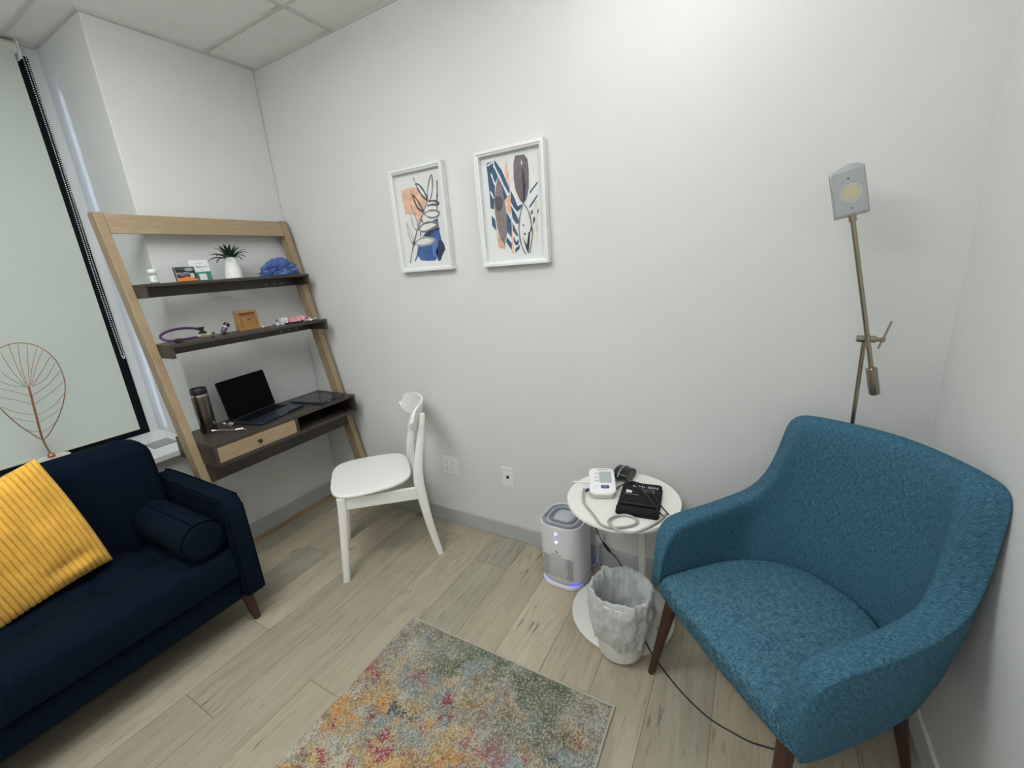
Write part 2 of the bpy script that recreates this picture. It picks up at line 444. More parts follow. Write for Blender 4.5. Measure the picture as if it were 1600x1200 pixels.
WALL = mat('wall_paint', (0.69, 0.692, 0.68), 0.75, bump=0.25, bscale=140, spec=0.25, var=0.012, vscale=3)
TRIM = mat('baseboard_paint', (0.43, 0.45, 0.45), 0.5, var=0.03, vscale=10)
WHITE = mat('white_gloss', (0.80, 0.80, 0.78), 0.35)
BLACK = mat('black_plastic', (0.012, 0.012, 0.014), 0.4)
FLOOR = mat_floor(); RUG = mat_rug(); TILE = mat_tile(); BLIND = mat_blind(); LINER = mat_liner()
OAK = mat_wood('oak', (0.37, 0.275, 0.165), (0.25, 0.175, 0.095), (6, 6, 0.8), 14, 0.5)
OAKH = mat_wood('oak_rail', (0.40, 0.30, 0.18), (0.28, 0.20, 0.11), (6, 0.8, 6), 14, 0.5)
DARKW = mat_wood('dark_stained_wood', (0.062, 0.050, 0.038), (0.028, 0.022, 0.017), (7, 0.9, 7), 14, 0.42, 0.2)
TEAL = mat_weave('teal_tweed', (0.010, 0.040, 0.068), (0.036, 0.112, 0.170), (0.125, 0.275, 0.36), (70, 760, 1), (620, 60, 1), 900, 0.5, bands=(0.39, 0.495, 0.63), co='UV')
TEALS = mat_weave('teal_tweed_seat', (0.012, 0.043, 0.072), (0.047, 0.132, 0.190), (0.16, 0.31, 0.39), (70, 760, 90), (620, 60, 90), 900, 0.5, bands=(0.39, 0.495, 0.63))
NAVY = mat_weave('navy_wool', (0.0012, 0.0035, 0.009), (0.0022, 0.0072, 0.0165), (0.0048, 0.0135, 0.027), (400, 90, 400), (90, 400, 90), 900, 0.25, bands=(0.36, 0.5, 0.66), spec=0.1)
WALNUT = mat_wood('walnut_leg', (0.060, 0.024, 0.013), (0.02, 0.009, 0.006), (8, 8, 0.8), 14, 0.35)
YELLOW = mat('yellow_corduroy', (0.90, 0.52, 0.082), 0.95, bump=0.6, bscale=300, spec=0.1, var=0.15, vscale=14, sheen=0.2)
NICKEL = mat('brushed_nickel', (0.36, 0.32, 0.255), 0.22, 1.0)
COPPER = mat('copper', (0.55, 0.27, 0.17), 0.3, 1.0)
CHAIRW = mat('white_lacquer', (0.86, 0.86, 0.82), 0.42, spec=0.4)
# ================================================================ ROOM
struct(obj('floor', bx(-3.3, 0.7, YK-0.1, 1.9, -0.08, 0), FLOOR, smooth=False))
struct(obj('wall_front', bx(XA-0.12, XC+0.12, YB, YB+0.12, 0, ZC+0.06), WALL, smooth=False))
struct(obj('wall_right', bx(XC, XC+0.12, YK-0.1, YB, 0, ZC+0.06), WALL, smooth=False))
struct(obj('wall_rear', bx(XW-0.1, XC+0.12, YK-0.12, YK, 0, ZC+0.06), WALL, smooth=False))
# left wall: solid pier beside the corner, with the window recess cut in front of it
struct(obj('wall_left', bx(XW-0.12, XA, YR, YB, 0, ZC+0.06), WALL, smooth=False, bevel=0.006))
bm = BM()
box(bm, XW-0.1, XA-0.035, YK, YR, 0, SILL-0.03)            # low wall under the sill
WY0, WY1, WZ0 = -1.55, 0.986, SILL
box(bm, XW-0.1, XW, WY1, YR, SILL, ZC)                     # strip between window and reveal
box(bm, XW-0.1, XW, YK, WY0, SILL, ZC)
box(bm, XW-0.1, XW, WY0, WY1, 2.62, ZC)
struct(obj('wall_window', bm, WALL, smooth=False))
struct(obj('trim_1', bx(XW, XA+0.006, YK, YR, SILL-0.03, SILL), mat('sill_white', (0.78, 0.79, 0.78), 0.35), smooth=False, bevel=0.003))
# window: black frame and mullion with glass
wn = bpy.data.objects.new('window_1', None); C.objects.link(wn); struct(wn)
FRB = mat('window_black', (0.004, 0.005, 0.006), 0.5, spec=0.12)
bm = BM(); F_ = 0.062; X0, X1 = XW-0.075, XW+0.008
box(bm, X0, X1, WY1-F_, WY1, WZ0, 2.62); box(bm, X0, X1, WY0, WY0+F_, WZ0, 2.62)
box(bm, X0, X1, WY0+F_, WY1-F_, WZ0, WZ0+F_+0.02); box(bm, X0, X1, WY0+F_, WY1-F_, 2.62-F_, 2.62)
box(bm, X0, X1-0.02, -0.31, -0.26, WZ0+F_, 2.62-F_)
obj('window_frame', bm, FRB, wn, smooth=False, bevel=0.003)
obj('window_pane', bx(XW-0.045, XW-0.04, WY0+F_, WY1-F_, WZ0+F_, 2.62-F_), mat('glass', (0.9, 0.95, 1.0), 0.02, trans=1.0, alpha=0.25), wn, smooth=False)
# ceiling: tiles with a metal grid
struct(obj('ceiling', bx(XW-0.1, XC+0.1, YK-0.1, YB+0.1, ZC+0.004, ZC+0.05), TILE, smooth=False))
GRID = mat('grid_metal', (0.62, 0.62, 0.58), 0.5)
bm = BM(); g = 0.0095
for y in (1.52, 0.905, 0.29, -0.325, -0.94, -1.555): box(bm, XW if y < YR else XA, XC, y-g, y+g, ZC-0.004, ZC+0.006)
for x in (-3.11, -1.91, -0.69): box(bm, x-g, x+g, YK, YR if x < XA else YB, ZC-0.0065, ZC+0.006)
struct(obj('trim_2', bm, GRID, smooth=False))
bm = BM(); g = 0.014                                          # wall angle
box(bm, XA, XC, YB-0.006, YB, ZC-0.012, ZC+0.004); box(bm, XA, XA+g, YR, YB, ZC-0.006, ZC+0.004)
box(bm, XW, XA+g, YR-g, YR, ZC-0.006, ZC+0.004); box(bm, XC-g, XC, YK, YB, ZC-0.006, ZC+0.004)
box(bm, XW, XW+g, YK, YR, ZC-0.006, ZC+0.004)
struct(obj('trim_3', bm, mat('wall_angle', (0.60, 0.59, 0.55), 0.5), smooth=False))
# baseboards
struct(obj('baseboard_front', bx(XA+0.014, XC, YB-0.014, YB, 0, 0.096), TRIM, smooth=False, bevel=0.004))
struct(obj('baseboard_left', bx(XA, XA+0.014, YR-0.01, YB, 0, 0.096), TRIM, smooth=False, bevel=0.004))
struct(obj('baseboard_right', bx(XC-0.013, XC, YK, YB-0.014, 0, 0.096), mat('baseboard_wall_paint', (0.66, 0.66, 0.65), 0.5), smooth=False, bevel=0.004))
struct(obj('trim_4', bx(XA+0.014, XA+0.058, YR, YB-0.014, 0, 0.0045), mat_wood('oak_strip', (0.42, 0.27, 0.15), (0.33, 0.2, 0.1), (6, 0.8, 6), 14), smooth=False, bevel=0.0015))

# ceiling lamps (outside the frame, they light the room)
for i, (x, y, w, h, e) in enumerate(LAMPS):
    t = thing('ceiling_light', ['small square ceiling light panel nearest the right wall', 'large square ceiling light panel above the sofa side', 'large square ceiling light panel towards the rear wall'][i], 'ceiling light', (x, y, ZC-0.008))
    bm = BM(); a, b_ = w/2, h/2
    for bb in ((-a, a, -b_, -b_+0.02), (-a, a, b_-0.02, b_), (-a, -a+0.02, -b_+0.02, b_-0.02), (a-0.02, a, -b_+0.02, b_-0.02)): box(bm, *bb, -0.022, 0.0)
    obj('frame', bm, WHITE, t, smooth=False)
    obj('diffuser', bx(-a+0.02, a-0.02, -b_+0.02, b_-0.02, -0.075, -0.022), mat('lamp_diffuser_%d' % i, (0.9, 0.9, 0.9), 0.6, emit=LAMP_COL, estr=e/((w-0.04)*(h-0.04)*PI)), t, smooth=False, bevel=0.01, seg=2)

# sill grille
t = thing('air_grille', 'small grey slatted air grille set in the white window sill', 'vent', (-2.80, 0.915, SILL))
obj('frame', bx(-0.066, 0.066, -0.055, 0.055, 0.0, 0.004), mat('grille_grey', (0.30, 0.31, 0.31), 0.5), t, smooth=False, bevel=0.001)
bm = BM()
for k in range(9): box(bm, -0.054, 0.054, -0.045+k*0.0106, -0.0405+k*0.0106, 0.004, 0.0065)
obj('slats', bm, mat('slat_grey', (0.42, 0.43, 0.43), 0.4), t, smooth=False)

# ================================================================ ROLLER BLIND
t = thing('roller_blind', 'pale green-grey roller blind pulled down over the window', 'blind', (XW+0.055, 0, 2.62))
obj('fabric', bx(-0.0006, 0.0006, -1.50, 0.929, -1.872, 0.0), BLIND, t, smooth=False)
obj('roller', lt([(0, -1.50), (0.024, -1.50), (0.024, 0.943), (0, 0.943)], 24, mx=Matrix.Rotation(-PI/2, 4, 'X') @ Matrix.Translation((0, 0, 0))), mat('roller_cloth', (0.60, 0.60, 0.52), 0.8), t)
t.children[-1].location = (-0.018, 0, 0.015)
obj('bottom_bar', bx(-0.004, 0.004, -1.50, 0.929, -1.880, -1.866), mat('blind_hem', (0.60, 0.60, 0.52), 0.7), t, smooth=False, bevel=0.002)
obj('bracket', bx(-0.05, 0.012, 0.945, 0.95, -0.03, 0.045), WHITE, t, smooth=False, bevel=0.001)
bm = BM()
ch = []
for k in range(150):
    ch.append((0.012, 0.961+0.003*math.sin(k*0.045), -0.02-k*0.0096))
for p in ch:
    bmesh.ops.create_icosphere(bm, subdivisions=1, radius=0.0030, matrix=Matrix.Translation(p))
    bmesh.ops.create_icosphere(bm, subdivisions=1, radius=0.0030, matrix=Matrix.Translation((p[0]-0.03, p[1]-0.001, p[2])))
for k in range(7):
    a = PI*k/6
    bmesh.ops.create_icosphere(bm, subdivisions=1, radius=0.0030, matrix=Matrix.Translation((-0.003+0.015*math.cos(a), 0.962, -1.455-0.012*math.sin(a))))
obj('bead_chain', bm, mat('bead_white', (0.75, 0.75, 0.70), 0.4), t)

# ================================================================ LEAF SCULPTURE
t = thing('leaf_sculpture', 'copper wire leaf sculpture on a white marble base, on the window sill', 'sculpture', (-2.97, 0.54, SILL))
zb = SILL
obj('marble_base', lt([(0, 0), (0.064, 0), (0.066, 0.003), (0.066, 0.056), (0.063, 0.060), (0, 0.060)], 48), mat('marble', (0.70, 0.69, 0.66), 0.25, var=0.12, vscale=30), t)
obj('collar', lt([(0, 0.060), (0.014, 0.060), (0.015, 0.064), (0.014, 0.074), (0.010, 0.079), (0, 0.079)], 24), COPPER, t)
def lf(p): return (0.0, p[0]-0.54, p[1]-zb)
OUT = [(0.533, 0.851), (0.561, 0.87), (0.597, 0.916), (0.633, 0.974), (0.66, 1.035), (0.676, 1.089), (0.681, 1.14), (0.677, 1.201), (0.662, 1.248), (0.637, 1.287), (0.605, 1.310), (0.572, 1.318), (0.539, 1.314), (0.505, 1.297), (0.475, 1.262), (0.451, 1.21), (0.438, 1.15), (0.438, 1.09), (0.447, 1.04), (0.463, 0.985), (0.484, 0.934), (0.507, 0.890)]
bm = tb(spline([lf(p) for p in [(0.54, 0.767), (0.533, 0.852), (0.543, 0.976), (0.55, 1.053), (0.556, 1.115)]], 5), 0.0042, 10)
obj('stem', bm, COPPER, t)
obj('rim', tb(spline([lf(p) for p in OUT], 4, closed=True), 0.0021, 6, closed=True), COPPER, t)
VE = [[(0.565, 1.11), (0.614, 1.129), (0.671, 1.202)], [(0.556, 1.068), (0.615, 1.101), (0.677, 1.158)], [(0.553, 1.027), (0.616, 1.061), (0.675, 1.104)], [(0.547, 0.972), (0.606, 0.995), (0.662, 1.048)], [(0.543, 0.936), (0.596, 0.957), (0.637, 0.981)], [(0.541, 0.887), (0.568, 0.897), (0.597, 0.916)], [(0.568, 1.112), (0.613, 1.169), (0.662, 1.235)], [(0.565, 1.115), (0.601, 1.194), (0.645, 1.270)], [(0.561, 1.116), (0.595, 1.212), (0.632, 1.292)], [(0.558, 1.115), (0.581, 1.215), (0.602, 1.31)], [(0.553, 1.113), (0.557, 1.21), (0.574, 1.317)], [(0.55, 1.114), (0.544, 1.214), (0.544, 1.314)], [(0.545, 1.116), (0.523, 1.203), (0.510, 1.298)], [(0.545, 1.113), (0.50, 1.18), (0.472, 1.256)],
      [(0.549, 1.111), (0.50, 1.136), (0.447, 1.20)], [(0.546, 1.071), (0.50, 1.105), (0.439, 1.15)], [(0.543, 1.027), (0.497, 1.064), (0.440, 1.10)], [(0.539, 0.975), (0.488, 1.006), (0.449, 1.045)], [(0.536, 0.937), (0.495, 0.965), (0.464, 0.99)], [(0.532, 0.891), (0.508, 0.903), (0.488, 0.925)]]
for v in VE: obj('vein', tb(spline([lf(p) for p in v], 5), 0.0011, 5), COPPER, t)

# ================================================================ SOFA
SX = -1.885
t = thing('sofa', 'dark navy fabric sofa with a tufted seat below the window', 'sofa', (-2.2, -0.1, 0))
def T(bm, o=(-2.2, -0.1, 0)):
    for v in bm.verts: v.co -= Vector(o)
    return bm
SY0, SY1 = -1.08, 0.742
PIPE = mat('navy_piping', (0.0012, 0.004, 0.009), 0.95, spec=0.05)
for i, (a, b_) in enumerate(((SY1, SY1+0.080), (SY0-0.080, SY0))):
    bm = BM()
    prof = [(-2.545, 0.17), (-2.545, 0.60), (-2.50, 0.645), (-1.945, 0.640), (-1.905, 0.632), (-1.878, 0.602), (-1.868, 0.55), (-1.870, 0.17), (-1.885, 0.155), (-2.53, 0.155)]
    prism(bm, prof, a, b_, lambda u, v, d: (u, d, v))
    arm = obj('armrest', T(bm), NAVY, t, bevel=0.012, seg=3)
    for yy in (a+0.0045, b_-0.0045):
        pp = [(p[0], yy, p[1]) for p in prof[1:8]]
        off = []
        for q in pp: off.append((q[0]-(0.003 if q[0] > -2.2 else -0.003), q[1], q[2]-(0.003 if q[2] > 0.59 else 0)))
        obj('piping', T(tb(spline(off, 4), 0.0032, 6)), PIPE, arm)
bm = bx(-2.53, SX-0.012, SY0, SY1, 0.155, 0.262)
obj('base', T(bm), NAVY, t, bevel=0.018)
# tufted seat cushion
def seat_mesh():
    bm = BM(); prof = []
    for k in range(30): prof.append((-2.40 + k*(0.455/29.0), 0.424, 1.0))
    for k in range(1, 9):
        a = PI/2*k/8; prof.append((-1.945+0.058*math.sin(a), 0.364+0.060*math.cos(a), 1.0-k/8.0))
    for z in (0.34, 0.31, 0.285): prof.append((SX+0.002, z, 0))
    for k in range(1, 5):
        a = PI/2*k/4; prof.append((SX-0.012+0.014*math.cos(a), 0.278-0.014*math.sin(a), 0))
    prof.append((-2.40, 0.264, 0))
    NY = 130; rows = []
    tu = [(x, y) for x in (-2.13, -2.32) for y in [0.573-0.2*k for k in range(9)]]
    for j in range(NY+1):
        y = SY0+0.004 + (SY1-SY0-0.008)*j/NY
        edge = min(j, NY-j)
        r = []
        for (x, z, w) in prof:
            dz = 0.0
            if w > 0:
                for (tx, ty) in tu:
                    d2 = (x-tx)**2+(y-ty)**2
                    if d2 < 0.03: dz -= 0.026*math.exp(-d2/0.0010) + 0.018*math.exp(-d2/0.006)
                # puffed panels between the stitched lines
                py = abs(((y-0.573)/0.2) % 1.0); py = min(py, 1-py)*0.2
                dz -= 0.007*math.exp(-(py/0.009)**2)
                for tx in (-2.13, -2.32): dz -= 0.007*math.exp(-((x-tx)/0.010)**2)
                dz += 0.006*math.sin(min(1, max(0, (x+2.13)/0.2))*PI)
                dz *= w
            if edge < 3 and z > 0.3: dz -= (0.008, 0.003, 0.001)[edge]
            dx = 0.0
            if w < 1: dx = 0.004*noise.noise(Vector((0.3, y*4, z*6)))
            r.append(bm.verts.new(Vector((x+dx, y, z+dz + 0.003*noise.noise(Vector((x*4, y*4, 1.2)))))))
        rows.append(r)
    for a, b_ in zip(rows, rows[1:]):
        for k in range(len(prof)-1): bm.faces.new((a[k], a[k+1], b_[k+1], b_[k]))
    for r in (rows[0], rows[-1]): bm.faces.new(r)
    return bm
obj('seat_cushion', T(seat_mesh()), NAVY, t)
obj('seam_piping', T(tb([(SX+0.002, SY0+0.01+k*(SY1-SY0-0.02)/30, 0.262) for k in range(31)], 0.0035, 6)), PIPE, t)
# backrest: rounded slab leaning back
def back_mesh():
    bm = BM(); rings = []
    x0 = 0.085; n = 22
    H0, H1 = 0.35, 0.868
    for j in range(n+1):
        s = j/n; z = H0 + (H1-H0)*s
        e = 1.0
        top = max(0, (z-(H1-0.055))/0.055); e = math.sqrt(max(0.0, 1-top*top))
        w = 0.083*(0.35+0.65*e) if top > 0 else 0.083
        w += 0.010*math.sin(PI*min(1, s*1.1))
        inset = 0.075*(1-math.sqrt(max(0, 1-min(1, max(0, (z-(H1-0.085))/0.085))**2)))
        cx = -2.442 - 0.03*s + 0.02
        y0, y1 = SY0+0.02+inset, SY1-0.004-inset
        ring = []
        m_ = 7
        for (cxx, cyy, a0) in ((w-0.04, y1-0.04, 0), (-w+0.02, y1-0.04, PI/2), (-w+0.02, y0+0.04, PI), (w-0.04, y0+0.04, 1.5*PI)):
            rx = 0.04 if a0 in (0, 1.5*PI) else 0.02
            for k in range(m_+1):
                a = a0+PI/2*k/m_
                ring.append((cx+cxx+rx*math.cos(a), cyy+0.04*math.sin(a), z))
        rings.append(ring)
    loft(bm, rings); return bm
obj('backrest', T(back_mesh()), NAVY, t)
for (x, y, dx, dy) in ((-1.945, 0.765, 0.012, 0.012), (-2.49, 0.765, -0.01, 0.012), (-1.945, -1.10, 0.012, -0.012), (-2.49, -1.10, -0.01, -0.012)):
    bm = BM(); tube(bm, [(x, y, 0.158), (x+dx, y+dy, 0.0)], [0.026, 0.0155], 20)
    obj('leg', T(bm), WALNUT, t, bevel=0.001, seg=1)

# bolster
t = thing('bolster_pillow', 'navy round bolster pillow lying against the sofa armrest', 'pillow', (-2.115, 0.657, 0.507))
prof = [(0, -0.223), (0.055, -0.224), (0.072, -0.221), (0.080, -0.213)] + [(0.081+0.002*math.sin(PI*k/8), -0.213+k*0.426/8) for k in range(9)] + [(0.080, 0.213), (0.072, 0.221), (0.055, 0.224), (0, 0.223)]
MB_ = Matrix.Rotation(PI/2, 4, 'Y')
obj('cover', lt(prof, 40, mx=MB_), NAVY, t)
for s in (-1, 1): obj('piping', tb([(s*0.216, 0.0815*math.cos(a), 0.0815*math.sin(a)) for a in [2*PI*k/40 for k in range(40)]], 0.0033, 6, closed=True), PIPE, t)
obj('zip_flap', tb([(x, -0.0825*math.sin(0.25), 0.0825*math.cos(0.25)) for x in [-0.214+0.428*k/12 for k in range(13)]], 0.003, 6), PIPE, t)

# yellow corduroy pillow
def pillow(W, H, th, nx, ny, rib, ribs):
    bm = BM()
    def P(i, j, side):
        u = 2*i/nx-1; v = 2*j/ny-1
        f = (max(0, 1-u**2)*max(0, 1-v**2))**0.42
        pin = 1 - 0.075*(1-abs(v)**1.5)*abs(u)**3*0 
        x = u*W/2*(1-(0.0 if u > 0 else 0.04)*(1-v*v)*abs(u)**2 + (0.03*(1-v*v)*u*u if u > 0 else 0)); y = v*H/2*(1-0.07*(1-u*u)*abs(v)**2)
        z = th*f*side
        w = noise.noise(Vector((u*1.6, v*1.6, side*3.0)))*0.012*f
        # pull creases towards the lower right corner
        cr = math.exp(-((u-0.62)**2/0.10+(v+0.62)**2/0.012))*0.016*f
        cr2 = math.exp(-((u-0.70)**2/0.05+(v+0.80)**2/0.006))*0.014*f
        z += side*(w - cr + cr2)
        rb = abs(math.sin(PI*ribs*(u*0.5+0.5)))**0.6
        z += side*rib*(rb-0.5)*min(1, f*3+0.25)
        return Vector((x, y, z))
    for side in (1, -1):
        G = [[bm.verts.new(P(i, j, side)) for j in range(ny+1)] for i in range(nx+1)]
        for i in range(nx):
            for j in range(ny): bm.faces.new((G[i][j], G[i+1][j], G[i+1][j+1], G[i][j+1]))
    bmesh.ops.remove_doubles(bm, verts=bm.verts[:], dist=0.0016)
    return bm
A_ = Vector((-2.275, 0.365, 0.935)); B_ = Vector((-2.245, 0.452, 0.455))
up = (A_-B_).normalized(); rt = Vector((-0.06, 1, 0.10)); rt = (rt-up*rt.dot(up)).normalized(); nm = rt.cross(up)
ctr = (A_+B_)/2 - rt*0.243 + nm*0.002
o = tag(obj('throw_pillow', pillow(0.50, 0.50, 0.062, 360, 44, 0.0095, 30), YELLOW), 'mustard yellow corduroy throw pillow leaning on the sofa back', 'pillow')
o.matrix_world = Matrix(((rt.x, up.x, nm.x, ctr.x), (rt.y, up.y, nm.y, ctr.y), (rt.z, up.z, nm.z, ctr.z), (0, 0, 0, 1)))
# ================================================================ LADDER DESK
DY0, DY1 = 0.880, 1.712            # between the posts
def xf(z): return -2.523 + 0.2179*(1.852-z)     # front plane of the posts
t = thing('ladder_desk', 'leaning ladder desk with oak posts and dark stained shelves', 'desk', (-2.35, 1.296, 0))
TD = lambda bm: T(bm, (-2.35, 1.296, 0))
for y0, y1 in ((DY0-0.036, DY0), (DY1, DY1+0.036)):
    bm = BM(); z1 = 1.852; d = 0.060
    za = xf(0)-0.072; 
    # back edge parallel to the front, cut upright where it meets the wall
    prof = [(xf(0), 0.0), (xf(z1), z1), (xf(z1)-0.058, z1), (XA+0.003, z1-0.02), (xf(0)-0.074, 0.0)]
    prism(bm, prof, y0, y1, lambda u, v, dd: (u, dd, v))
    obj('post', TD(bm), OAK, t, bevel=0.003, seg=2)
bm = BM(); z0, z1 = 1.762, 1.847
hexa(bm, [(xf(z0)-0.026, DY0, z0), (xf(z0)-0.006, DY0, z0), (xf(z0)-0.006, DY1, z0), (xf(z0)-0.026, DY1, z0),
          (xf(z1)-0.026, DY0, z1), (xf(z1)-0.006, DY0, z1), (xf(z1)-0.006, DY1, z1), (xf(z1)-0.026, DY1, z1)])
obj('crossbar', TD(bm), OAKH, t, bevel=0.002, seg=2)
def shelf(zt, xfr, xbk, name='shelf'):
    s = obj(name, TD(bx(xbk, xfr, DY0, DY1, zt-0.014, zt)), DARKW, t, smooth=False, bevel=0.0015, seg=2)
    for y0, y1 in ((DY0, DY0+0.016), (DY1-0.016, DY1)):
        obj('end_panel', TD(bx(xbk, xfr-0.001, y0, y1, zt-0.062, zt-0.014)), DARKW, s, smooth=False, bevel=0.001, seg=1)
    obj('rail', TD(bx(xbk, xbk+0.016, DY0+0.016, DY1-0.016, zt-0.062, zt-0.014)), DARKW, s, smooth=False, bevel=0.001, seg=1)
    SCR = mat('screw_cap', (0.35, 0.34, 0.32), 0.3, 0.8)
    for yy in (DY0+0.035, DY1-0.20, DY1-0.15, DY1-0.10):
        obj('screw', TD(lt([(0, 0), (0.0045, 0), (0.0035, 0.0025), (0, 0.003)], 12, c=(0, 0, 0), mx=Matrix.Translation((xbk+0.016, yy, zt-0.045)) @ Matrix.Rotation(PI/2, 4, 'Y'))), SCR, s)
shelf(1.535, -2.362, -2.50)
shelf(1.262, -2.274, -2.455)
# desk box: top, bottom, ends, back, divider, drawer
ZT, ZB, XFr, XBk = 0.790, 0.680, -2.148, -2.50
deskb = BM()
box(deskb, XBk, XFr, DY0, DY1, ZT-0.015, ZT); box(deskb, XBk, XFr, DY0, DY1, ZB, ZB+0.015)
box(deskb, XBk, XFr, DY0, DY0+0.016, ZB+0.015, ZT-0.015); box(deskb, XBk, XFr, DY1-0.016, DY1, ZB+0.015, ZT-0.015)
box(deskb, XBk, XBk+0.012, DY0+0.016, DY1-0.016, ZB+0.015, ZT-0.015)
DIV = 1.300
box(deskb, XBk+0.012, XFr-0.002, DIV, DIV+0.016, ZB+0.015, ZT-0.015)
desk = obj('desk_body', TD(deskb), DARKW, t, smooth=False, bevel=0.0012, seg=1)
dr = obj('drawer', TD(bx(XBk+0.03, XFr-0.002, DY0+0.018, DIV-0.002, ZB+0.017, ZT-0.017)), OAKH, t, smooth=False, bevel=0.001, seg=1)
dr['label'] = 'light oak drawer front'
obj('knob', TD(lt([(0, 0), (0.006, 0), (0.006, 0.010), (0.010, 0.014), (0.010, 0.019), (0.007, 0.022), (0, 0.022)], 20, mx=Matrix.Translation((XFr-0.003, 1.09, 0.735)) @ Matrix.Rotation(PI/2, 4, 'Y'))), mat('knob_bronze', (0.03, 0.022, 0.018), 0.35, 0.6), dr)
obj('apron', TD(bx(xf(0.63)-0.024, xf(0.63)-0.006, DY0, DY1, 0.578, 0.668)), DARKW, t, smooth=False, bevel=0.001, seg=1)
TOPD, SH1, SH2 = ZT+0.0008, 1.5355+0.0003, 1.2625+0.0003

# ---------------------------------------------------------------- top shelf things
t = thing('medicine_bottle', 'small clear bottle with white cap on the top shelf', 'bottle', (-2.42, 0.955, SH1))
obj('glass_body', lt([(0, 0), (0.0155, 0), (0.0165, 0.002), (0.0165, 0.030), (0.0160, 0.036), (0.0115, 0.044), (0.0115, 0.048), (0, 0.048)], 28), mat('clear_bottle', (0.75, 0.78, 0.78), 0.1, trans=0.6, alpha=0.75), t)
obj('paper_label', lt([(0.0168, 0.006), (0.0168, 0.034)], 28), mat('white_paper', (0.78, 0.78, 0.78), 0.7), t)
obj('cap', lt([(0, 0.046), (0.0175, 0.046), (0.0185, 0.048), (0.0185, 0.058), (0.0165, 0.062), (0, 0.063)], 28), WHITE, t)
bm = BM()
for k, (a, z, w) in enumerate(((0.2, 0.026, 0.006), (0.2, 0.021, 0.004), (0.2, 0.015, 0.006))):
    for q in range(3): box(bm, 0.0168, 0.0172, -w+0.003*q, -w+0.003*q+0.0018, z, z+0.0022)
obj('print', bm, BLACK, t)

PAPER = mat('card_white', (0.80, 0.81, 0.80), 0.55); 
INK = mat('ink_dark', (0.03, 0.035, 0.05), 0.6); INKG = mat('ink_grey', (0.35, 0.36, 0.36), 0.6)
CW = mat('ink_white', (0.75, 0.76, 0.78), 0.6)
# cards stand upright, faces towards +x; local x = along wall, local y = up
def card_frame(y, z, lean=0.10, yaw=0.0, x=-2.43):
    xd = Vector((-math.sin(yaw), math.cos(yaw), 0)); nrm = Vector((math.cos(yaw), math.sin(yaw), 0))
    up = Vector((0, 0, 1))*math.cos(lean) - nrm*math.sin(lean)
    return frame_mx((x, y, z), xd, up)
def flat(bm_poly, mx, d0, d1):
    return pr(bm_poly, d0, d1, lambda u, v, d: mx @ Vector((u, v, d)))
def rect(x0, x1, y0, y1): return [(x0, y0), (x1, y0), (x1, y1), (x0, y1)]
def local_thing(name, label, cat, mx, group=None):
    o = thing(name, label, cat, group=group); o.matrix_world = mx; return o
I4 = Matrix.Identity(4)
t = local_thing('display_card', 'black and orange printed card standing on the top shelf', 'card', card_frame(1.048, SH1, 0.12, 0.05, -2.435))
obj('card', flat(rect(0, 0.093, 0, 0.068), I4, 0, 0.006), mat('card_black', (0.012, 0.014, 0.024), 0.35), t, smooth=False, bevel=0.0006, seg=1)
obj('orange_band', flat([(0.006, 0.001), (0.093, 0.001), (0.093, 0.009), (0.07, 0.020), (0.05, 0.022), (0.03, 0.017), (0.006, 0.016)], I4, 0.006, 0.0064), mat('print_orange', (0.80, 0.22, 0.03), 0.5), t, smooth=False)
obj('silver_stripe', flat(rect(0.0045, 0.006, 0, 0.068), I4, 0.006, 0.0064), CW, t, smooth=False)
text('lettering', 'QULIPTA', 0.0125, Matrix.Translation((0.036, 0.037, 0.0063)), CW, t, sx=1.15)
text('small_print', 'atogepant tablets', 0.0046, Matrix.Translation((0.036, 0.028, 0.0063)), CW, t)
text('small_print', 'NOW APPROVED', 0.005, Matrix.Translation((0.030, 0.058, 0.0063)), INKG, t)
obj('grey_badge', flat([(0.067+0.020*math.cos(a), 0.056+0.0085*math.sin(a)) for a in [2*PI*k/24 for k in range(24)]], I4, 0.0062, 0.0066), INKG, t, smooth=False)
obj('blank_square', flat(rect(0.066, 0.084, 0.017, 0.037), I4, 0.0062, 0.0068), mat('card_grey', (0.55, 0.55, 0.55), 0.6), t, smooth=False)
t = local_thing('display_card', 'white and green printed card standing behind the black card', 'card', card_frame(1.135, SH1, 0.10, 0.0, -2.462))
obj('card', flat(rect(0, 0.088, 0, 0.100), I4, 0, 0.004), PAPER, t, smooth=False, bevel=0.0005, seg=1)
obj('green_band', flat([(0.0, 0.0), (0.088, 0), (0.088, 0.044), (0.05, 0.043), (0.0, 0.038)], I4, 0.004, 0.0044), mat('print_green', (0.035, 0.24, 0.165), 0.5), t, smooth=False)
text('lettering', 'UBRELVY', 0.0115, Matrix.Translation((0.050, 0.066, 0.0042)), INK, t, sx=1.3)
text('small_print', 'ubrogepant', 0.005, Matrix.Translation((0.050, 0.052, 0.0042)), INKG, t)
text('small_print', 'FOR MIGRAINE', 0.0055, Matrix.Translation((0.045, 0.084, 0.0042)), INKG, t)
obj('blank_square', flat(rect(0.030, 0.064, 0.002, 0.033), I4, 0.0043, 0.0048), CW, t, smooth=False)

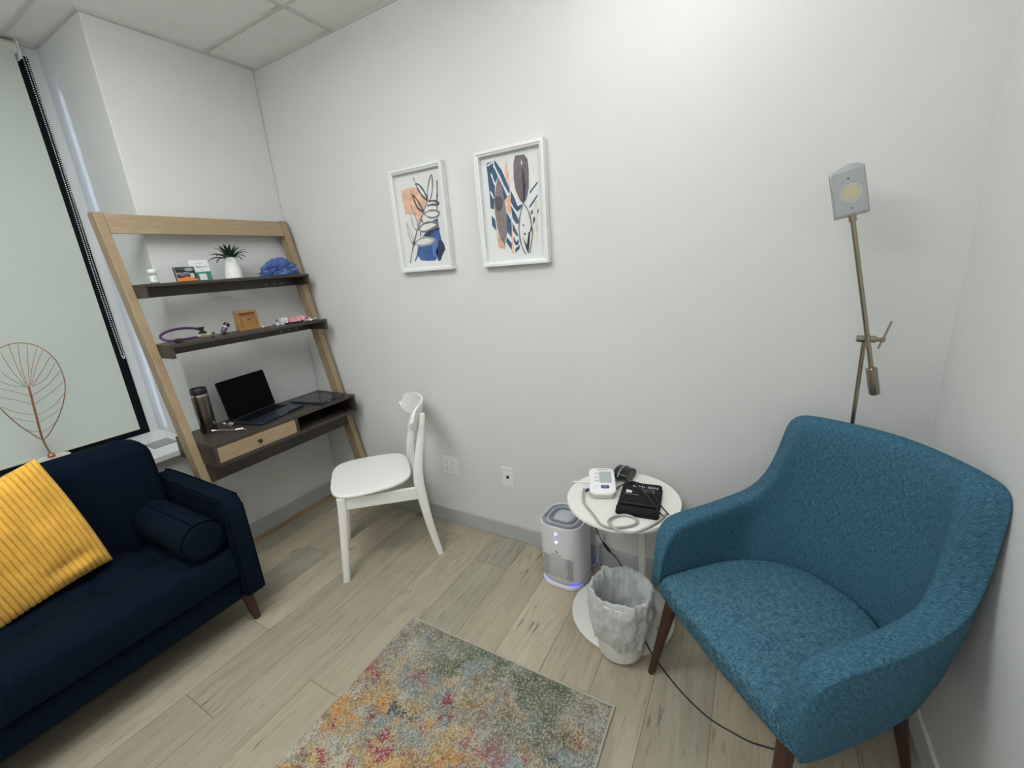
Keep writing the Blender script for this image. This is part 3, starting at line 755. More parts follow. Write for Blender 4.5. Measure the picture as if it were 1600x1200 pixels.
# potted plant
t = thing('potted_plant', 'spiky green artificial plant in a tapered white pot on the top shelf', 'plant', (-2.435, 1.320, SH1))
obj('pot', lt([(0, 0), (0.041, 0), (0.043, 0.003), (0.036, 0.060), (0.029, 0.107), (0.026, 0.108), (0.026, 0.095), (0, 0.095)], 48), mat('ceramic_white', (0.80, 0.81, 0.79), 0.3, var=0.03, vscale=60), t)
LEAFM = mat('succulent_green', (0.014, 0.040, 0.015), 0.45, var=0.4, vscale=25)
def blade(bm, az, el, L_, w, droop, z0=0.100):
    d = Vector((math.cos(az), math.sin(az), 0)); s = Vector((-math.sin(az), math.cos(az), 0))
    n = 9; A = []
    for k in range(n+1):
        q = k/n
        ang = el - droop*q*q
        if k == 0: p = d*0.006 + Vector((0, 0, z0))
        else: p = p + (d*math.cos(ang)+Vector((0, 0, 1))*math.sin(ang))*(L_/n)
        ww = w*(0.55+1.1*q)*(1-q)**0.8*1.35 + 0.0004
        nrm = (-d*math.sin(ang)+Vector((0, 0, 1))*math.cos(ang))
        A.append([bm.verts.new(p + s*ww + nrm*ww*0.45), bm.verts.new(p - nrm*0.0022*(1-q)), bm.verts.new(p - s*ww + nrm*ww*0.45), bm.verts.new(p + nrm*0.0014*(1-q))])
    for a, b_ in zip(A, A[1:]):
        for k in range(4): bm.faces.new((a[k], a[(k+1) % 4], b_[(k+1) % 4], b_[k]))
    bm.faces.new(A[0]); bm.faces.new(A[-1])
rnd = random.Random(3)
for i in range(24):
    az = i*2.399+rnd.uniform(-.2, .2); ring = i/24
    bm = BM(); blade(bm, az, 0.15+1.2*(1-ring)+rnd.uniform(-.1, .1), 0.092+0.02*rnd.random()-0.02*(1-ring), 0.0092, 0.5+0.7*ring)
    obj('leaf', bm, LEAFM, t)

# crumpled blue fabric
def crumple(rx, ry, rz, seed, n=4, amp=0.30, freq=3.5, flatb=True):
    bm = BM(); bmesh.ops.create_icosphere(bm, subdivisions=n, radius=1.0)
    for v in bm.verts:
        p = v.co.copy()
        a = noise.fractal(p*freq + Vector((seed, seed*2, 0)), 0.7, 2.1, 4)
        b_ = abs(noise.noise(p*freq*1.6 + Vector((seed*3, 0, seed))))
        s = 1 + amp*a - amp*0.9*(1-b_*3 if b_ < .33 else 0)*0.8
        v.co = Vector((p.x*rx*s, p.y*ry*s, p.z*rz*s))
        if flatb and v.co.z < -rz*0.35: v.co.z = -rz*0.35 + (v.co.z+rz*0.35)*0.05
    m = min(v.co.z for v in bm.verts)
    for v in bm.verts: v.co.z -= m
    return bm
BLUEC = mat('blue_nonwoven', (0.085, 0.155, 0.39), 0.85, var=0.25, vscale=30, bump=0.4, bscale=60)
bm = crumple(0.050, 0.112, 0.084, 8.1, 6, 0.30, 2.3)
for v in bm.verts:
    # taller towards the wall side, trailing low at the near end
    if v.co.z > 0.088: v.co.z = 0.088 + (v.co.z-0.088)*0.3
    f = min(1, max(0, (v.co.y+0.115)/0.10)); v.co.z *= 0.40+0.60*f*(1-max(0, v.co.y-0.03)*5)
o = tag(obj('hair_net', bm, BLUEC), 'crumpled blue fabric caps heaped at the end of the top shelf', 'cap'); o.location = (-2.432, 1.572, SH1)
bm2 = crumple(0.036, 0.045, 0.040, 7.1, 4, 0.35, 3.0)

# ---------------------------------------------------------------- middle shelf things
PURP = mat('purple_tubing', (0.075, 0.020, 0.10), 0.35); GOLD = mat('brass_tube', (0.55, 0.42, 0.18), 0.25, 1.0)
t = thing('stethoscope', 'purple stethoscope with brass ear tubes on the middle shelf', 'stethoscope', (-2.37, 0.99, SH2))
P0 = [(-0.035, 0.075, 0.046), (-0.04, 0.02, 0.056), (-0.035, -0.04, 0.054), (-0.015, -0.085, 0.042), (0.01, -0.098, 0.028), (0.035, -0.085, 0.016), (0.042, -0.05, 0.012), (0.045, -0.005, 0.012), (0.048, 0.03, 0.013)]
obj('tubing', tb(spline(P0, 7), 0.0058, 10), PURP, t)
obj('chest_piece', lt([(0, 0), (0.017, 0), (0.019, 0.004), (0.015, 0.009), (0.008, 0.013), (0.007, 0.022), (0.013, 0.028), (0.013, 0.032), (0, 0.033)], 28, mx=Matrix.Translation((-0.03, 0.093, 0.018))), BLACK, t)
obj('chest_stem', tb([(-0.035, 0.070, 0.045), (-0.032, 0.085, 0.040), (-0.03, 0.093, 0.034)], 0.006, 10), BLACK, t)
for s in (-1, 1):
    et = obj('ear_tube', tb(spline([(0.048, 0.025, 0.013), (0.050, 0.05, 0.014+0.004*s), (0.052, 0.075, 0.012+0.006*s), (0.058+0.006*s, 0.092, 0.012+0.010*s)], 6), 0.0026, 8), GOLD, t)
    obj('ear_tip', tb([(0.058+0.006*s, 0.090, 0.012+0.010*s), (0.062+0.007*s, 0.101, 0.010+0.010*s)], [0.0045, 0.006], 10), BLACK, et)
obj('name_clip', bx(0.028, 0.056, -0.060, -0.035, 0.0, 0.019), BLACK, t, bevel=0.003)

t = thing('otoscope_head', 'small purple and black cylinder tilted on the middle shelf', 'medical device', (-2.38, 1.165, SH2))
MX = Matrix.Translation((0, 0, 0.009)) @ Matrix.Rotation(math.radians(-38), 4, 'X')
obj('handle', lt([(0, 0), (0.009, 0), (0.0115, 0.004), (0.0125, 0.026), (0.0118, 0.030)], 24, mx=MX), mat('mauve_metal', (0.13, 0.075, 0.15), 0.35), t)
obj('collar', lt([(0.0118, 0.029), (0.0135, 0.031), (0.0135, 0.034), (0.012, 0.035)], 24, mx=MX), WHITE, t)
obj('head', lt([(0.012, 0.034), (0.0145, 0.036), (0.0145, 0.051), (0.012, 0.054), (0, 0.054)], 24, mx=MX), BLACK, t)
obj('foot', bx(-0.008, 0.008, -0.006, 0.022, 0, 0.005), BLACK, t, bevel=0.002)

t = local_thing('desk_clock', 'small square wooden clock with recessed face on the middle shelf', 'clock', frame_mx((-2.395, 1.305, SH2), (0.04, 1, 0), (0, 0, 1)))
CLK = mat_wood('clock_wood', (0.42, 0.22, 0.075), (0.28, 0.13, 0.04), (3, 9, 3), 10, 0.5)
bm = BM(); w = 0.052; f = 0.012; dp = 0.020
for r in (rect(-w, w, 0, f), rect(-w, w, 2*w-f, 2*w), rect(-w, -w+f, f, 2*w-f), rect(w-f, w, f, 2*w-f)): prism(bm, r, -dp, dp, lambda u, v, d: (u, v, d))
obj('case', bm, CLK, t, smooth=False, bevel=0.0008, seg=1)
fc = obj('face', pr(rect(-w+f, w-f, f, 2*w-f), -dp, 0.006, lambda u, v, d: (u, v, d)), CLK, t, smooth=False)
obj('hand', pr([(-0.002, 0.049), (0.020, 0.052), (0.020, 0.056), (-0.002, 0.054)], 0.007, 0.008, lambda u, v, d: (u, v, d)), BLACK, t, smooth=False)
obj('hand', pr([(0.001, 0.050), (-0.020, 0.066), (-0.021, 0.0645), (-0.001, 0.048)], 0.0082, 0.009, lambda u, v, d: (u, v, d)), mat('hand_gold', (0.6, 0.45, 0.2), 0.4), t, smooth=False)

t = thing('syringe', 'thin clear plastic syringe lying beside the wooden clock', 'syringe', (-2.37, 1.41, SH2))
CLR = mat('clear_plastic', (0.75, 0.76, 0.80), 0.15, trans=0.5, alpha=0.7)
obj('barrel', tb([(0.004, -0.030, 0.006), (-0.006, 0.016, 0.006)], 0.0055, 12), CLR, t)
obj('plunger', tb([(0.004, -0.030, 0.006), (0.008, -0.047, 0.006)], [0.003, 0.004], 10), WHITE, t)
obj('needle', tb([(-0.006, 0.016, 0.006), (-0.010, 0.034, 0.010)], 0.0008, 6), NICKEL, t)

t = thing('glass_vial', 'tiny glass vial with grey cap beside the white box', 'vial', (-2.352, 1.447, SH2))
obj('glass_body', lt([(0, 0), (0.009, 0), (0.0098, 0.002), (0.0098, 0.016), (0.006, 0.022), (0.006, 0.025), (0, 0.025)], 20), CLR, t)
obj('paper_label', lt([(0.0099, 0.003), (0.0099, 0.015)], 20), mat('lilac_label', (0.66, 0.62, 0.72), 0.6), t)
obj('cap', lt([(0, 0.024), (0.0075, 0.024), (0.008, 0.026), (0.008, 0.031), (0.006, 0.033), (0, 0.033)], 20), mat('cap_grey', (0.25, 0.26, 0.28), 0.3, 0.6), t)

t = local_thing('medicine_box', 'tiny white square box with small printing on the middle shelf', 'box', frame_mx((-2.355, 1.494, SH2), (0.15, 1, 0), (0, 0, 1)))
obj('carton', bx(-0.019, 0.019, 0, 0.036, -0.026, 0.0), PAPER, t, smooth=False, bevel=0.0006, seg=1)
bm = BM()
for k in range(4): prism(bm, rect(-0.012, 0.010-0.003*(k % 2), 0.010+k*0.0055, 0.012+k*0.0055), 0.0001, 0.0005, lambda u, v, d: (u, v, d))
obj('print', bm, INKG, t, smooth=False)
obj('side_print', bx(0.019, 0.0194, 0.006, 0.030, -0.018, -0.010), INKG, t, smooth=False)

PINK = mat('pink_nonwoven', (0.80, 0.36, 0.40), 0.8, var=0.15, vscale=40)
def sheet(w, h, seed, amp, m, name, label, cat, loc, rz=0.0, zs=1.0):
    bm = BM(); nx, ny = 26, 14; G = []
    for i in range(nx+1):
        r = []
        for j in range(ny+1):
            x = (i/nx-.5)*w; y = (j/ny-.5)*h
            e = 1-0.35*max(abs(i/nx-.5), abs(j/ny-.5))*2
            z = abs(noise.fractal(Vector((x*42+seed, y*42, seed)), .8, 2, 3))*amp*e
            r.append(bm.verts.new(Vector((y+0.004*noise.noise(Vector((x*50, seed, 1))), x, z+0.0012))))
        G.append(r)
    for i in range(nx):
        for j in range(ny): bm.faces.new((G[i][j], G[i+1][j], G[i+1][j+1], G[i][j+1]))
    o = obj(name, bm, m); md = o.modifiers.new('thick', 'SOLIDIFY'); md.thickness = 0.0012; md.offset = 1
    o.location = loc; o.rotation_euler = (0, 0, rz); return tag(o, label, cat)
sheet(0.13, 0.075, 4.0, 0.055, PINK, 'face_mask', 'crumpled pink face mask at the right end of the middle shelf', 'mask', (-2.405, 1.600, SH2))
sheet(0.085, 0.028, 9.0, 0.030, mat('paper_pale', (0.62, 0.63, 0.60), 0.7), 'paper_scrap', 'folded pale paper scrap in front of the pink mask', 'paper', (-2.315, 1.635, SH2))
t = thing('marker_pen', 'short black marker pen lying before the white box', 'pen', (-2.325, 1.525, SH2))
obj('barrel', tb([(0, -0.030, 0.0045), (0.006, 0.045, 0.0045)], 0.0044, 12), mat('dark_maroon', (0.03, 0.008, 0.012), 0.4), t)
obj('cap', tb([(0, -0.031, 0.0045), (-0.002, -0.052, 0.0045)], 0.0046, 12), BLACK, t)

# ---------------------------------------------------------------- desk top things
t = thing('insulated_tumbler', 'brown-grey steel tumbler with black lid on the desk', 'bottle', (-2.392, 0.990, TOPD))
obj('body', lt([(0, 0), (0.033, 0), (0.035, 0.003), (0.0365, 0.10), (0.0375, 0.178), (0.0365, 0.190), (0.034, 0.196), (0, 0.196)], 48), mat('smoked_steel', (0.16, 0.135, 0.115), 0.27, 1.0), t)
obj('neck_ring', lt([(0.0355, 0.190), (0.0345, 0.198), (0.034, 0.202)], 48), mat('steel', (0.55, 0.52, 0.48), 0.2, 1.0), t)
obj('lid', lt([(0, 0.200), (0.0345, 0.200), (0.036, 0.203), (0.036, 0.219), (0.034, 0.224), (0.028, 0.225), (0.026, 0.221), (0, 0.221)], 48), BLACK, t)
obj('lid_rim', lt([(0.026, 0.221), (0.0275, 0.230), (0.033, 0.232), (0.036, 0.226), (0.036, 0.219)], 48), BLACK, t)

# laptop
t = local_thing('laptop', 'open dark blue-grey laptop with black screen on the desk', 'laptop', frame_mx((-2.325, 1.266, TOPD), (-0.22, 1, 0), (-1, -0.22, 0)))
# local: x right, y towards the wall, z up  (x cross y = up)
LAPM = mat('laptop_metal', (0.045, 0.065, 0.095), 0.35, 0.7)
obj('base', pr(rrect(0.304, 0.212, 0.010), 0.002, 0.014, lambda u, v, d: (u, v, d)), LAPM, t, bevel=0.002, seg=2)
kb = BM()
for r in range(6):
    for c in range(14):
        x0 = -0.133+c*0.0192; y0 = -0.005+r*0.0165
        if r == 0 and 4 <= c <= 8:
            if c == 4: box(kb, x0, x0+0.0192*5-0.003, y0, y0+0.0135, 0.0145, 0.0155)
            continue
        box(kb, x0, x0+0.0162, y0, y0+0.0135, 0.0145, 0.0155)
kd = obj('keyboard', bx(-0.138, 0.138, -0.009, 0.096, 0.0141, 0.0146), BLACK, t, smooth=False)
obj('keys', kb, mat('key_black', (0.004, 0.004, 0.006), 0.5, spec=0.2), kd, smooth=False)
obj('trackpad', pr(rrect(0.125, 0.078, 0.004, 4, 0, -0.056), 0.0141, 0.0144, lambda u, v, d: (u, v, d)), mat('trackpad_metal', (0.035, 0.05, 0.075), 0.3, 0.5), t, smooth=False)
obj('edge_notch', bx(-0.03, 0.03, -0.1065, -0.1055, 0.006, 0.0115), mat('steel_edge', (0.3, 0.36, 0.42), 0.3, 1.0), t, smooth=False)
MXs = Matrix.Translation((0, 0.103, 0.014)) @ Matrix.Rotation(math.radians(103), 4, 'X') @ Matrix.Rotation(0, 4, 'Z')
# the lid stands from the hinge, leaning back
ln = math.radians(10)
def lidp(u, v, d): return (u, 0.104 + v*math.sin(ln) + d*math.cos(ln), 0.014 + v*math.cos(ln) - d*math.sin(ln))
lid = obj('screen_lid', pr(rrect(0.304, 0.214, 0.010, 6, 0, 0.107), 0.0, 0.0055, lidp), LAPM, t, bevel=0.0012, seg=2)
obj('display', pr(rrect(0.300, 0.209, 0.008, 6, 0, 0.108), -0.0006, 0.0, lidp), mat('screen_black', (0.0015, 0.0015, 0.002), 0.25, spec=0.06), lid, smooth=False)
obj('hinge', tb([(-0.12, 0.104, 0.0135), (0.12, 0.104, 0.0135)], 0.0045, 12), BLACK, t)

# tablet
t = local_thing('tablet', 'dark tablet in a blue case lying at the right end of the desk', 'tablet', frame_mx((-2.305, 1.562, TOPD), (-0.17, 1, 0.0), (-1, -0.17, 0)))
obj('case', pr(rrect(0.185, 0.250, 0.012), 0.0, 0.010, lambda u, v, d: (u, v, d)), mat('case_navy', (0.012, 0.018, 0.045), 0.45), t, bevel=0.002, seg=2)
obj('screen', pr(rrect(0.172, 0.236, 0.008), 0.010, 0.0112, lambda u, v, d: (u, v, d)), mat('tablet_glass', (0.02, 0.018, 0.025), 0.12), t, smooth=False)
bm = BM()
for x0, x1 in ((-0.05, -0.02), (0.02, 0.035), (0.05, 0.07)): box(bm, x0, x1, -0.1262, -0.1252, 0.003, 0.008)
obj('side_marks', bm, mat('silver_mark', (0.55, 0.6, 0.7), 0.3, 0.8), t, smooth=False)

# metal ear tubes of a second stethoscope
t = thing('stethoscope', 'silver metal stethoscope headset lying in front of the tumbler and laptop', 'stethoscope', (-2.285, 1.010, TOPD))
CHR = mat('chrome', (0.75, 0.75, 0.74), 0.12, 1.0)
obj('ear_tube', tb(spline([(-0.045, -0.020, 0.014), (-0.030, -0.005, 0.012), (0.0, 0.018, 0.006), (0.045, 0.045, 0.005), (0.085, 0.062, 0.005)], 6), 0.0030, 10), CHR, t)
obj('ear_tube', tb(spline([(-0.080, 0.045, 0.020), (-0.050, 0.048, 0.014), (0.0, 0.045, 0.007), (0.045, 0.052, 0.005)], 6), 0.0030, 10), CHR, t)
obj('ear_tip', tb([(-0.045, -0.020, 0.014), (-0.056, -0.029, 0.014)], [0.006, 0.0085], 12), CHR, t)
obj('ear_tip', tb([(-0.080, 0.043, 0.020), (-0.092, 0.040, 0.022)], [0.007, 0.009], 12), CHR, t)
obj('chest_piece', lt([(0, 0), (0.016, 0), (0.018, 0.003), (0.016, 0.008), (0.007, 0.012), (0, 0.013)], 28, mx=Matrix.Translation((-0.070, 0.070, 0.010)) @ Matrix.Rotation(0.5, 4, 'X')), CHR, t)
obj('clip', tb([(0.030, 0.036, 0.006), (0.052, 0.064, 0.006)], 0.0052, 10), CHR, t)
# ================================================================ WHITE CHAIR
# local frame: x = to the side nearest the camera, y = backwards (away from the front edge)
Fd = Vector((-0.655, -0.755, 0)); Sd = Vector((0.755, -0.655, 0))
t = thing('dining_chair', 'white wooden chair with curved backrest beside the desk', 'chair')
t.matrix_world = Matrix(((Sd.x, -Fd.x, 0, -1.712), (Sd.y, -Fd.y, 0, 1.44), (0, 0, 1, 0), (0, 0, 0, 1)))
# that frame is right handed: x cross y = z
def cl(f, s, z): return (s, -f, z)         # forward, side, height
SO = -0.015
def seat_outline(k=1.0, n=64):
    pts = []
    for i in range(n):
        a = 2*PI*i/n; ca, sa = math.cos(a), math.sin(a)
        ex = 2/3.9
        f = 0.205*abs(ca)**ex*(1 if ca > 0 else -1); s = abs(sa)**ex*(1 if sa > 0 else -1)
        wid = 0.224 if f > 0.02 else 0.224 - 0.030*((0.02-f)/0.225)**1.4
        pts.append((f*k+0.047, s*wid*k+SO))
    return pts
bm = BM(); rings = []
for (k, z) in ((0.955, 0.456), (0.985, 0.4575), (1.0, 0.462), (1.0, 0.467), (0.985, 0.4715), (0.95, 0.4735), (0.8, 0.4725), (0.5, 0.4700), (0.2, 0.469)):
    rings.append([cl(f, s, z + (0.004*((f-0.05)/0.2)**2 if z > 0.46 else 0)) for f, s in seat_outline(k)])
loft(bm, rings)
obj('seat', bm, CHAIRW, t)
def post(bm, pts, prof=None):
    """pts: list of (f, s, z, half depth, half width)"""
    rings = []
    for f, s, z, hd, hw in pts:
        ring = []
        for k in range(16):
            a = 2*PI*k/16; e = 0.62
            c_, s_ = math.cos(a), math.sin(a)
            ring.append(cl(f + hd*abs(c_)**e*(1 if c_ > 0 else -1), s + hw*abs(s_)**e*(1 if s_ > 0 else -1), z))
        rings.append(ring)
    loft(bm, rings)
def smooth_rows(rows, n=5):
    import itertools
    a = spline([r[:3] for r in rows], n)
    out = []
    m = len(rows)
    for i in range(m-1):
        for k in range(n):
            q = k/n
            out.append((*a[i*n+k], rows[i][3]*(1-q)+rows[i+1][3]*q, rows[i][4]*(1-q)+rows[i+1][4]*q))
    out.append((*a[-1], rows[-1][3], rows[-1][4])); return out
for s in (1, -1):
    bm = BM()
    rows = [(-0.240, 0.185*s+SO*0, 0.0, 0.0165, 0.014), (-0.205, 0.183*s, 0.20, 0.021, 0.016), (-0.185, 0.178*s, 0.38, 0.026, 0.017), (-0.182, 0.173*s, 0.47, 0.026, 0.017),
            (-0.198, 0.168*s, 0.58, 0.022, 0.015), (-0.226, 0.160*s, 0.70, 0.019, 0.013), (-0.246, 0.154*s, 0.795, 0.014, 0.011), (-0.249, 0.153*s, 0.806, 0.008, 0.007)]
    post(bm, smooth_rows(rows)); obj('leg', bm, CHAIRW, t)
    bm = BM(); post(bm, [(0.250, 0.190*s, 0.0, 0.0165, 0.0155), (0.247, 0.189*s, 0.006, 0.018, 0.0165), (0.203, 0.178*s, 0.40, 0.0225, 0.020), (0.200, 0.177*s, 0.455, 0.022, 0.020)])
    obj('leg', bm, CHAIRW, t)
    hz = BM(); hexa(hz, [cl(-0.175, 0.170*s-0.010, 0.352), cl(0.195, 0.176*s-0.010, 0.392), cl(0.195, 0.176*s+0.010, 0.392), cl(-0.175, 0.170*s+0.010, 0.352),
                         cl(-0.175, 0.170*s-0.010, 0.418), cl(0.195, 0.176*s-0.010, 0.455), cl(0.195, 0.176*s+0.010, 0.455), cl(-0.175, 0.170*s+0.010, 0.418)])
    obj('side_rail', hz, CHAIRW, t, bevel=0.003, seg=2)
for f, z0, z1 in ((0.200, 0.395, 0.452), (-0.178, 0.36, 0.415)):
    bm = BM(); box(bm, -0.165, 0.165, -f-0.010, -f+0.010, z0, z1); obj('cross_rail', bm, CHAIRW, t, bevel=0.003, seg=2)
# curved oval backrest
bm = BM(); NX, NZ = 36, 12
def bp(u, v, d):
    # u -1..1 across, v -1..1 up; oval outline bent backwards in the middle
    hh = 0.063*(1-abs(u)**7.0)**0.5 + 0.0005
    s = 0.208*u; z = 0.783 + v*hh + 0.004*(1-u*u)
    f = -0.262 + 0.082*(abs(u)**2.0) + v*(-0.010)
    return cl(f + d, s, z)
for d, flip in ((0.006, 0), (-0.006, 1)):
    G = [[bm.verts.new(Vector(bp(math.sin(PI/2*(2*i/NX-1)), 2*j/NZ-1, d))) for j in range(NZ+1)] for i in range(NX+1)]
    for i in range(NX):
        for j in range(NZ): bm.faces.new((G[i][j], G[i+1][j], G[i+1][j+1], G[i][j+1]))
    if d > 0: G1 = G
    else: G2 = G
for i in range(NX):
    bm.faces.new((G1[i][0], G2[i][0], G2[i+1][0], G1[i+1][0])); bm.faces.new((G1[i][NZ], G1[i+1][NZ], G2[i+1][NZ], G2[i][NZ]))
bm.faces.new([G1[0][j] for j in range(NZ+1)] + [G2[0][j] for j in range(NZ, -1, -1)])
bm.faces.new([G1[NX][j] for j in range(NZ+1)] + [G2[NX][j] for j in range(NZ, -1, -1)])
obj('backrest', bm, CHAIRW, t)

# ================================================================ FRAMED PRINTS
ACOL = dict(peach=(0.72, 0.45, 0.32), ink_blue=(0.055, 0.115, 0.30), navy=(0.025, 0.04, 0.085), mid_blue=(0.10, 0.19, 0.45), grey=(0.20, 0.19, 0.19),
            dark_grey=(0.09, 0.085, 0.09), light_grey=(0.36, 0.35, 0.35), slate=(0.045, 0.095, 0.17), paper=(0.72, 0.73, 0.71), cream=(0.66, 0.62, 0.50),
            warm_grey=(0.22, 0.185, 0.185), plum=(0.10, 0.075, 0.095), plum_grey=(0.15, 0.125, 0.135), dark_plum=(0.035, 0.033, 0.055))
FRAMEW = mat('frame_white', (0.76, 0.77, 0.76), 0.4)
ART_LEFT = [('P', 'peach', 0, [(0.0517, 0.3987), (0.0971, 0.4012), (0.1491, 0.4003), (0.1865, 0.3603), (0.2128, 0.3285), (0.1943, 0.298), (0.1626, 0.2572), (0.1356, 0.2284), (0.1252, 0.2523), (0.1155, 0.2761), (0.0618, 0.2823), (0.0561, 0.3376)]), ('P', 'ink_blue', 0, [(0.1171, 0.1237), (0.1604, 0.171), (0.1888, 0.1911), (0.228, 0.2052), (0.2232, 0.2325), (0.2645, 0.2457), (0.2621, 0.2106), (0.2669, 0.1834), (0.2726, 0.1425), (0.287, 0.1186), (0.2896, 0.0958), (0.2678, 0.07), (0.2516, 0.0435), (0.2364, 0.0445), (0.2362, 0.0631), (0.2215, 0.0479), (0.1776, 0.0476), (0.1276, 0.0543), (0.1089, 0.0771), (0.0877, 0.0498), (0.0838, 0.0573), (0.1037, 0.0846)]), ('P', 'navy', 0, [(0.1604, 0.171), (0.1888, 0.1911), (0.2271, 0.1999), (0.2749, 0.1968), (0.2616, 0.1884), (0.2308, 0.1847), (0.1966, 0.1631), (0.1714, 0.1617)]), ('P', 'navy', 0, [(0.2541, 0.1396), (0.2726, 0.1425), (0.287, 0.1186), (0.2896, 0.0958), (0.2678, 0.07), (0.2516, 0.0435), (0.2364, 0.0445), (0.2385, 0.0861)]), ('P', 'mid_blue', 0, [(0.2036, 0.1303), (0.2209, 0.1608), (0.2488, 0.1446), (0.244, 0.1132), (0.2276, 0.0869), (0.2362, 0.0631), (0.2063, 0.0699), (0.2084, 0.1023)]), ('S', 'grey', 0.006, [(0.0504, 0.045), (0.0735, 0.0988), (0.0941, 0.1398), (0.1142, 0.18), (0.1363, 0.2147), (0.1702, 0.2653), (0.2146, 0.3283)]), ('S', 'dark_grey', 0.005, [(0.2859, 0.4101), (0.2799, 0.3604), (0.2711, 0.3188), (0.2663, 0.2804)]), ('S', 'grey', 0.0035, [(0.144, 0.4443), (0.1503, 0.4175)]), ('S', 'dark_grey', 0.006, [(0.1518, 0.4151), (0.1757, 0.4043), (0.2006, 0.3714), (0.215, 0.3304), (0.1856, 0.3552), (0.1662, 0.3849), (0.1518, 0.4151)]), ('S', 'grey', 0.005, [(0.2179, 0.33), (0.2234, 0.3811), (0.2567, 0.4397), (0.255, 0.3851), (0.2358, 0.3364), (0.2205, 0.3275)]), ('S', 'dark_grey', 0.007, [(0.22, 0.3245), (0.247, 0.3241), (0.2754, 0.3161), (0.2748, 0.3045), (0.2384, 0.3078), (0.2079, 0.306)]), ('S', 'dark_grey', 0.006, [(0.1247, 0.3687), (0.1518, 0.3386), (0.1709, 0.3053), (0.1793, 0.2821), (0.1488, 0.3035), (0.1327, 0.3367), (0.1247, 0.3687)]), ('F', 'grey', 0.006, [(0.1808, 0.273), (0.2161, 0.2821), (0.2519, 0.28), (0.2783, 0.2659), (0.2593, 0.2506), (0.2171, 0.251), (0.1808, 0.273)]), ('S', 'light_grey', 0.005, [(0.1037, 0.327), (0.1109, 0.3037), (0.1286, 0.261), (0.134, 0.2195), (0.1168, 0.2052), (0.1019, 0.2366), (0.1004, 0.2914)]), ('F', 'grey', 0.007, [(0.1343, 0.2034), (0.173, 0.2267), (0.2257, 0.2287), (0.2626, 0.2141), (0.2273, 0.2008), (0.1698, 0.1894), (0.1343, 0.2034)]), ('S', 'light_grey', 0.004, [(0.0629, 0.2431), (0.0785, 0.1974), (0.0934, 0.154), (0.0801, 0.1457), (0.0648, 0.1941), (0.0629, 0.2431)]), ('F', 'light_grey', 0.007, [(0.0969, 0.1372), (0.1393, 0.1591), (0.1839, 0.1619), (0.2277, 0.1456), (0.1975, 0.1309), (0.1401, 0.1265), (0.0969, 0.1372)]), ('P', 'dark_grey', 0, [(0.0861, 0.1499), (0.0999, 0.1543), (0.1062, 0.1458), (0.0952, 0.1279), (0.0827, 0.1313)]), ('S', 'dark_grey', 0.005, [(0.1611, 0.2483), (0.1703, 0.2293)]), ('S', 'dark_grey', 0.005, [(0.1473, 0.1907), (0.1447, 0.1679)])]
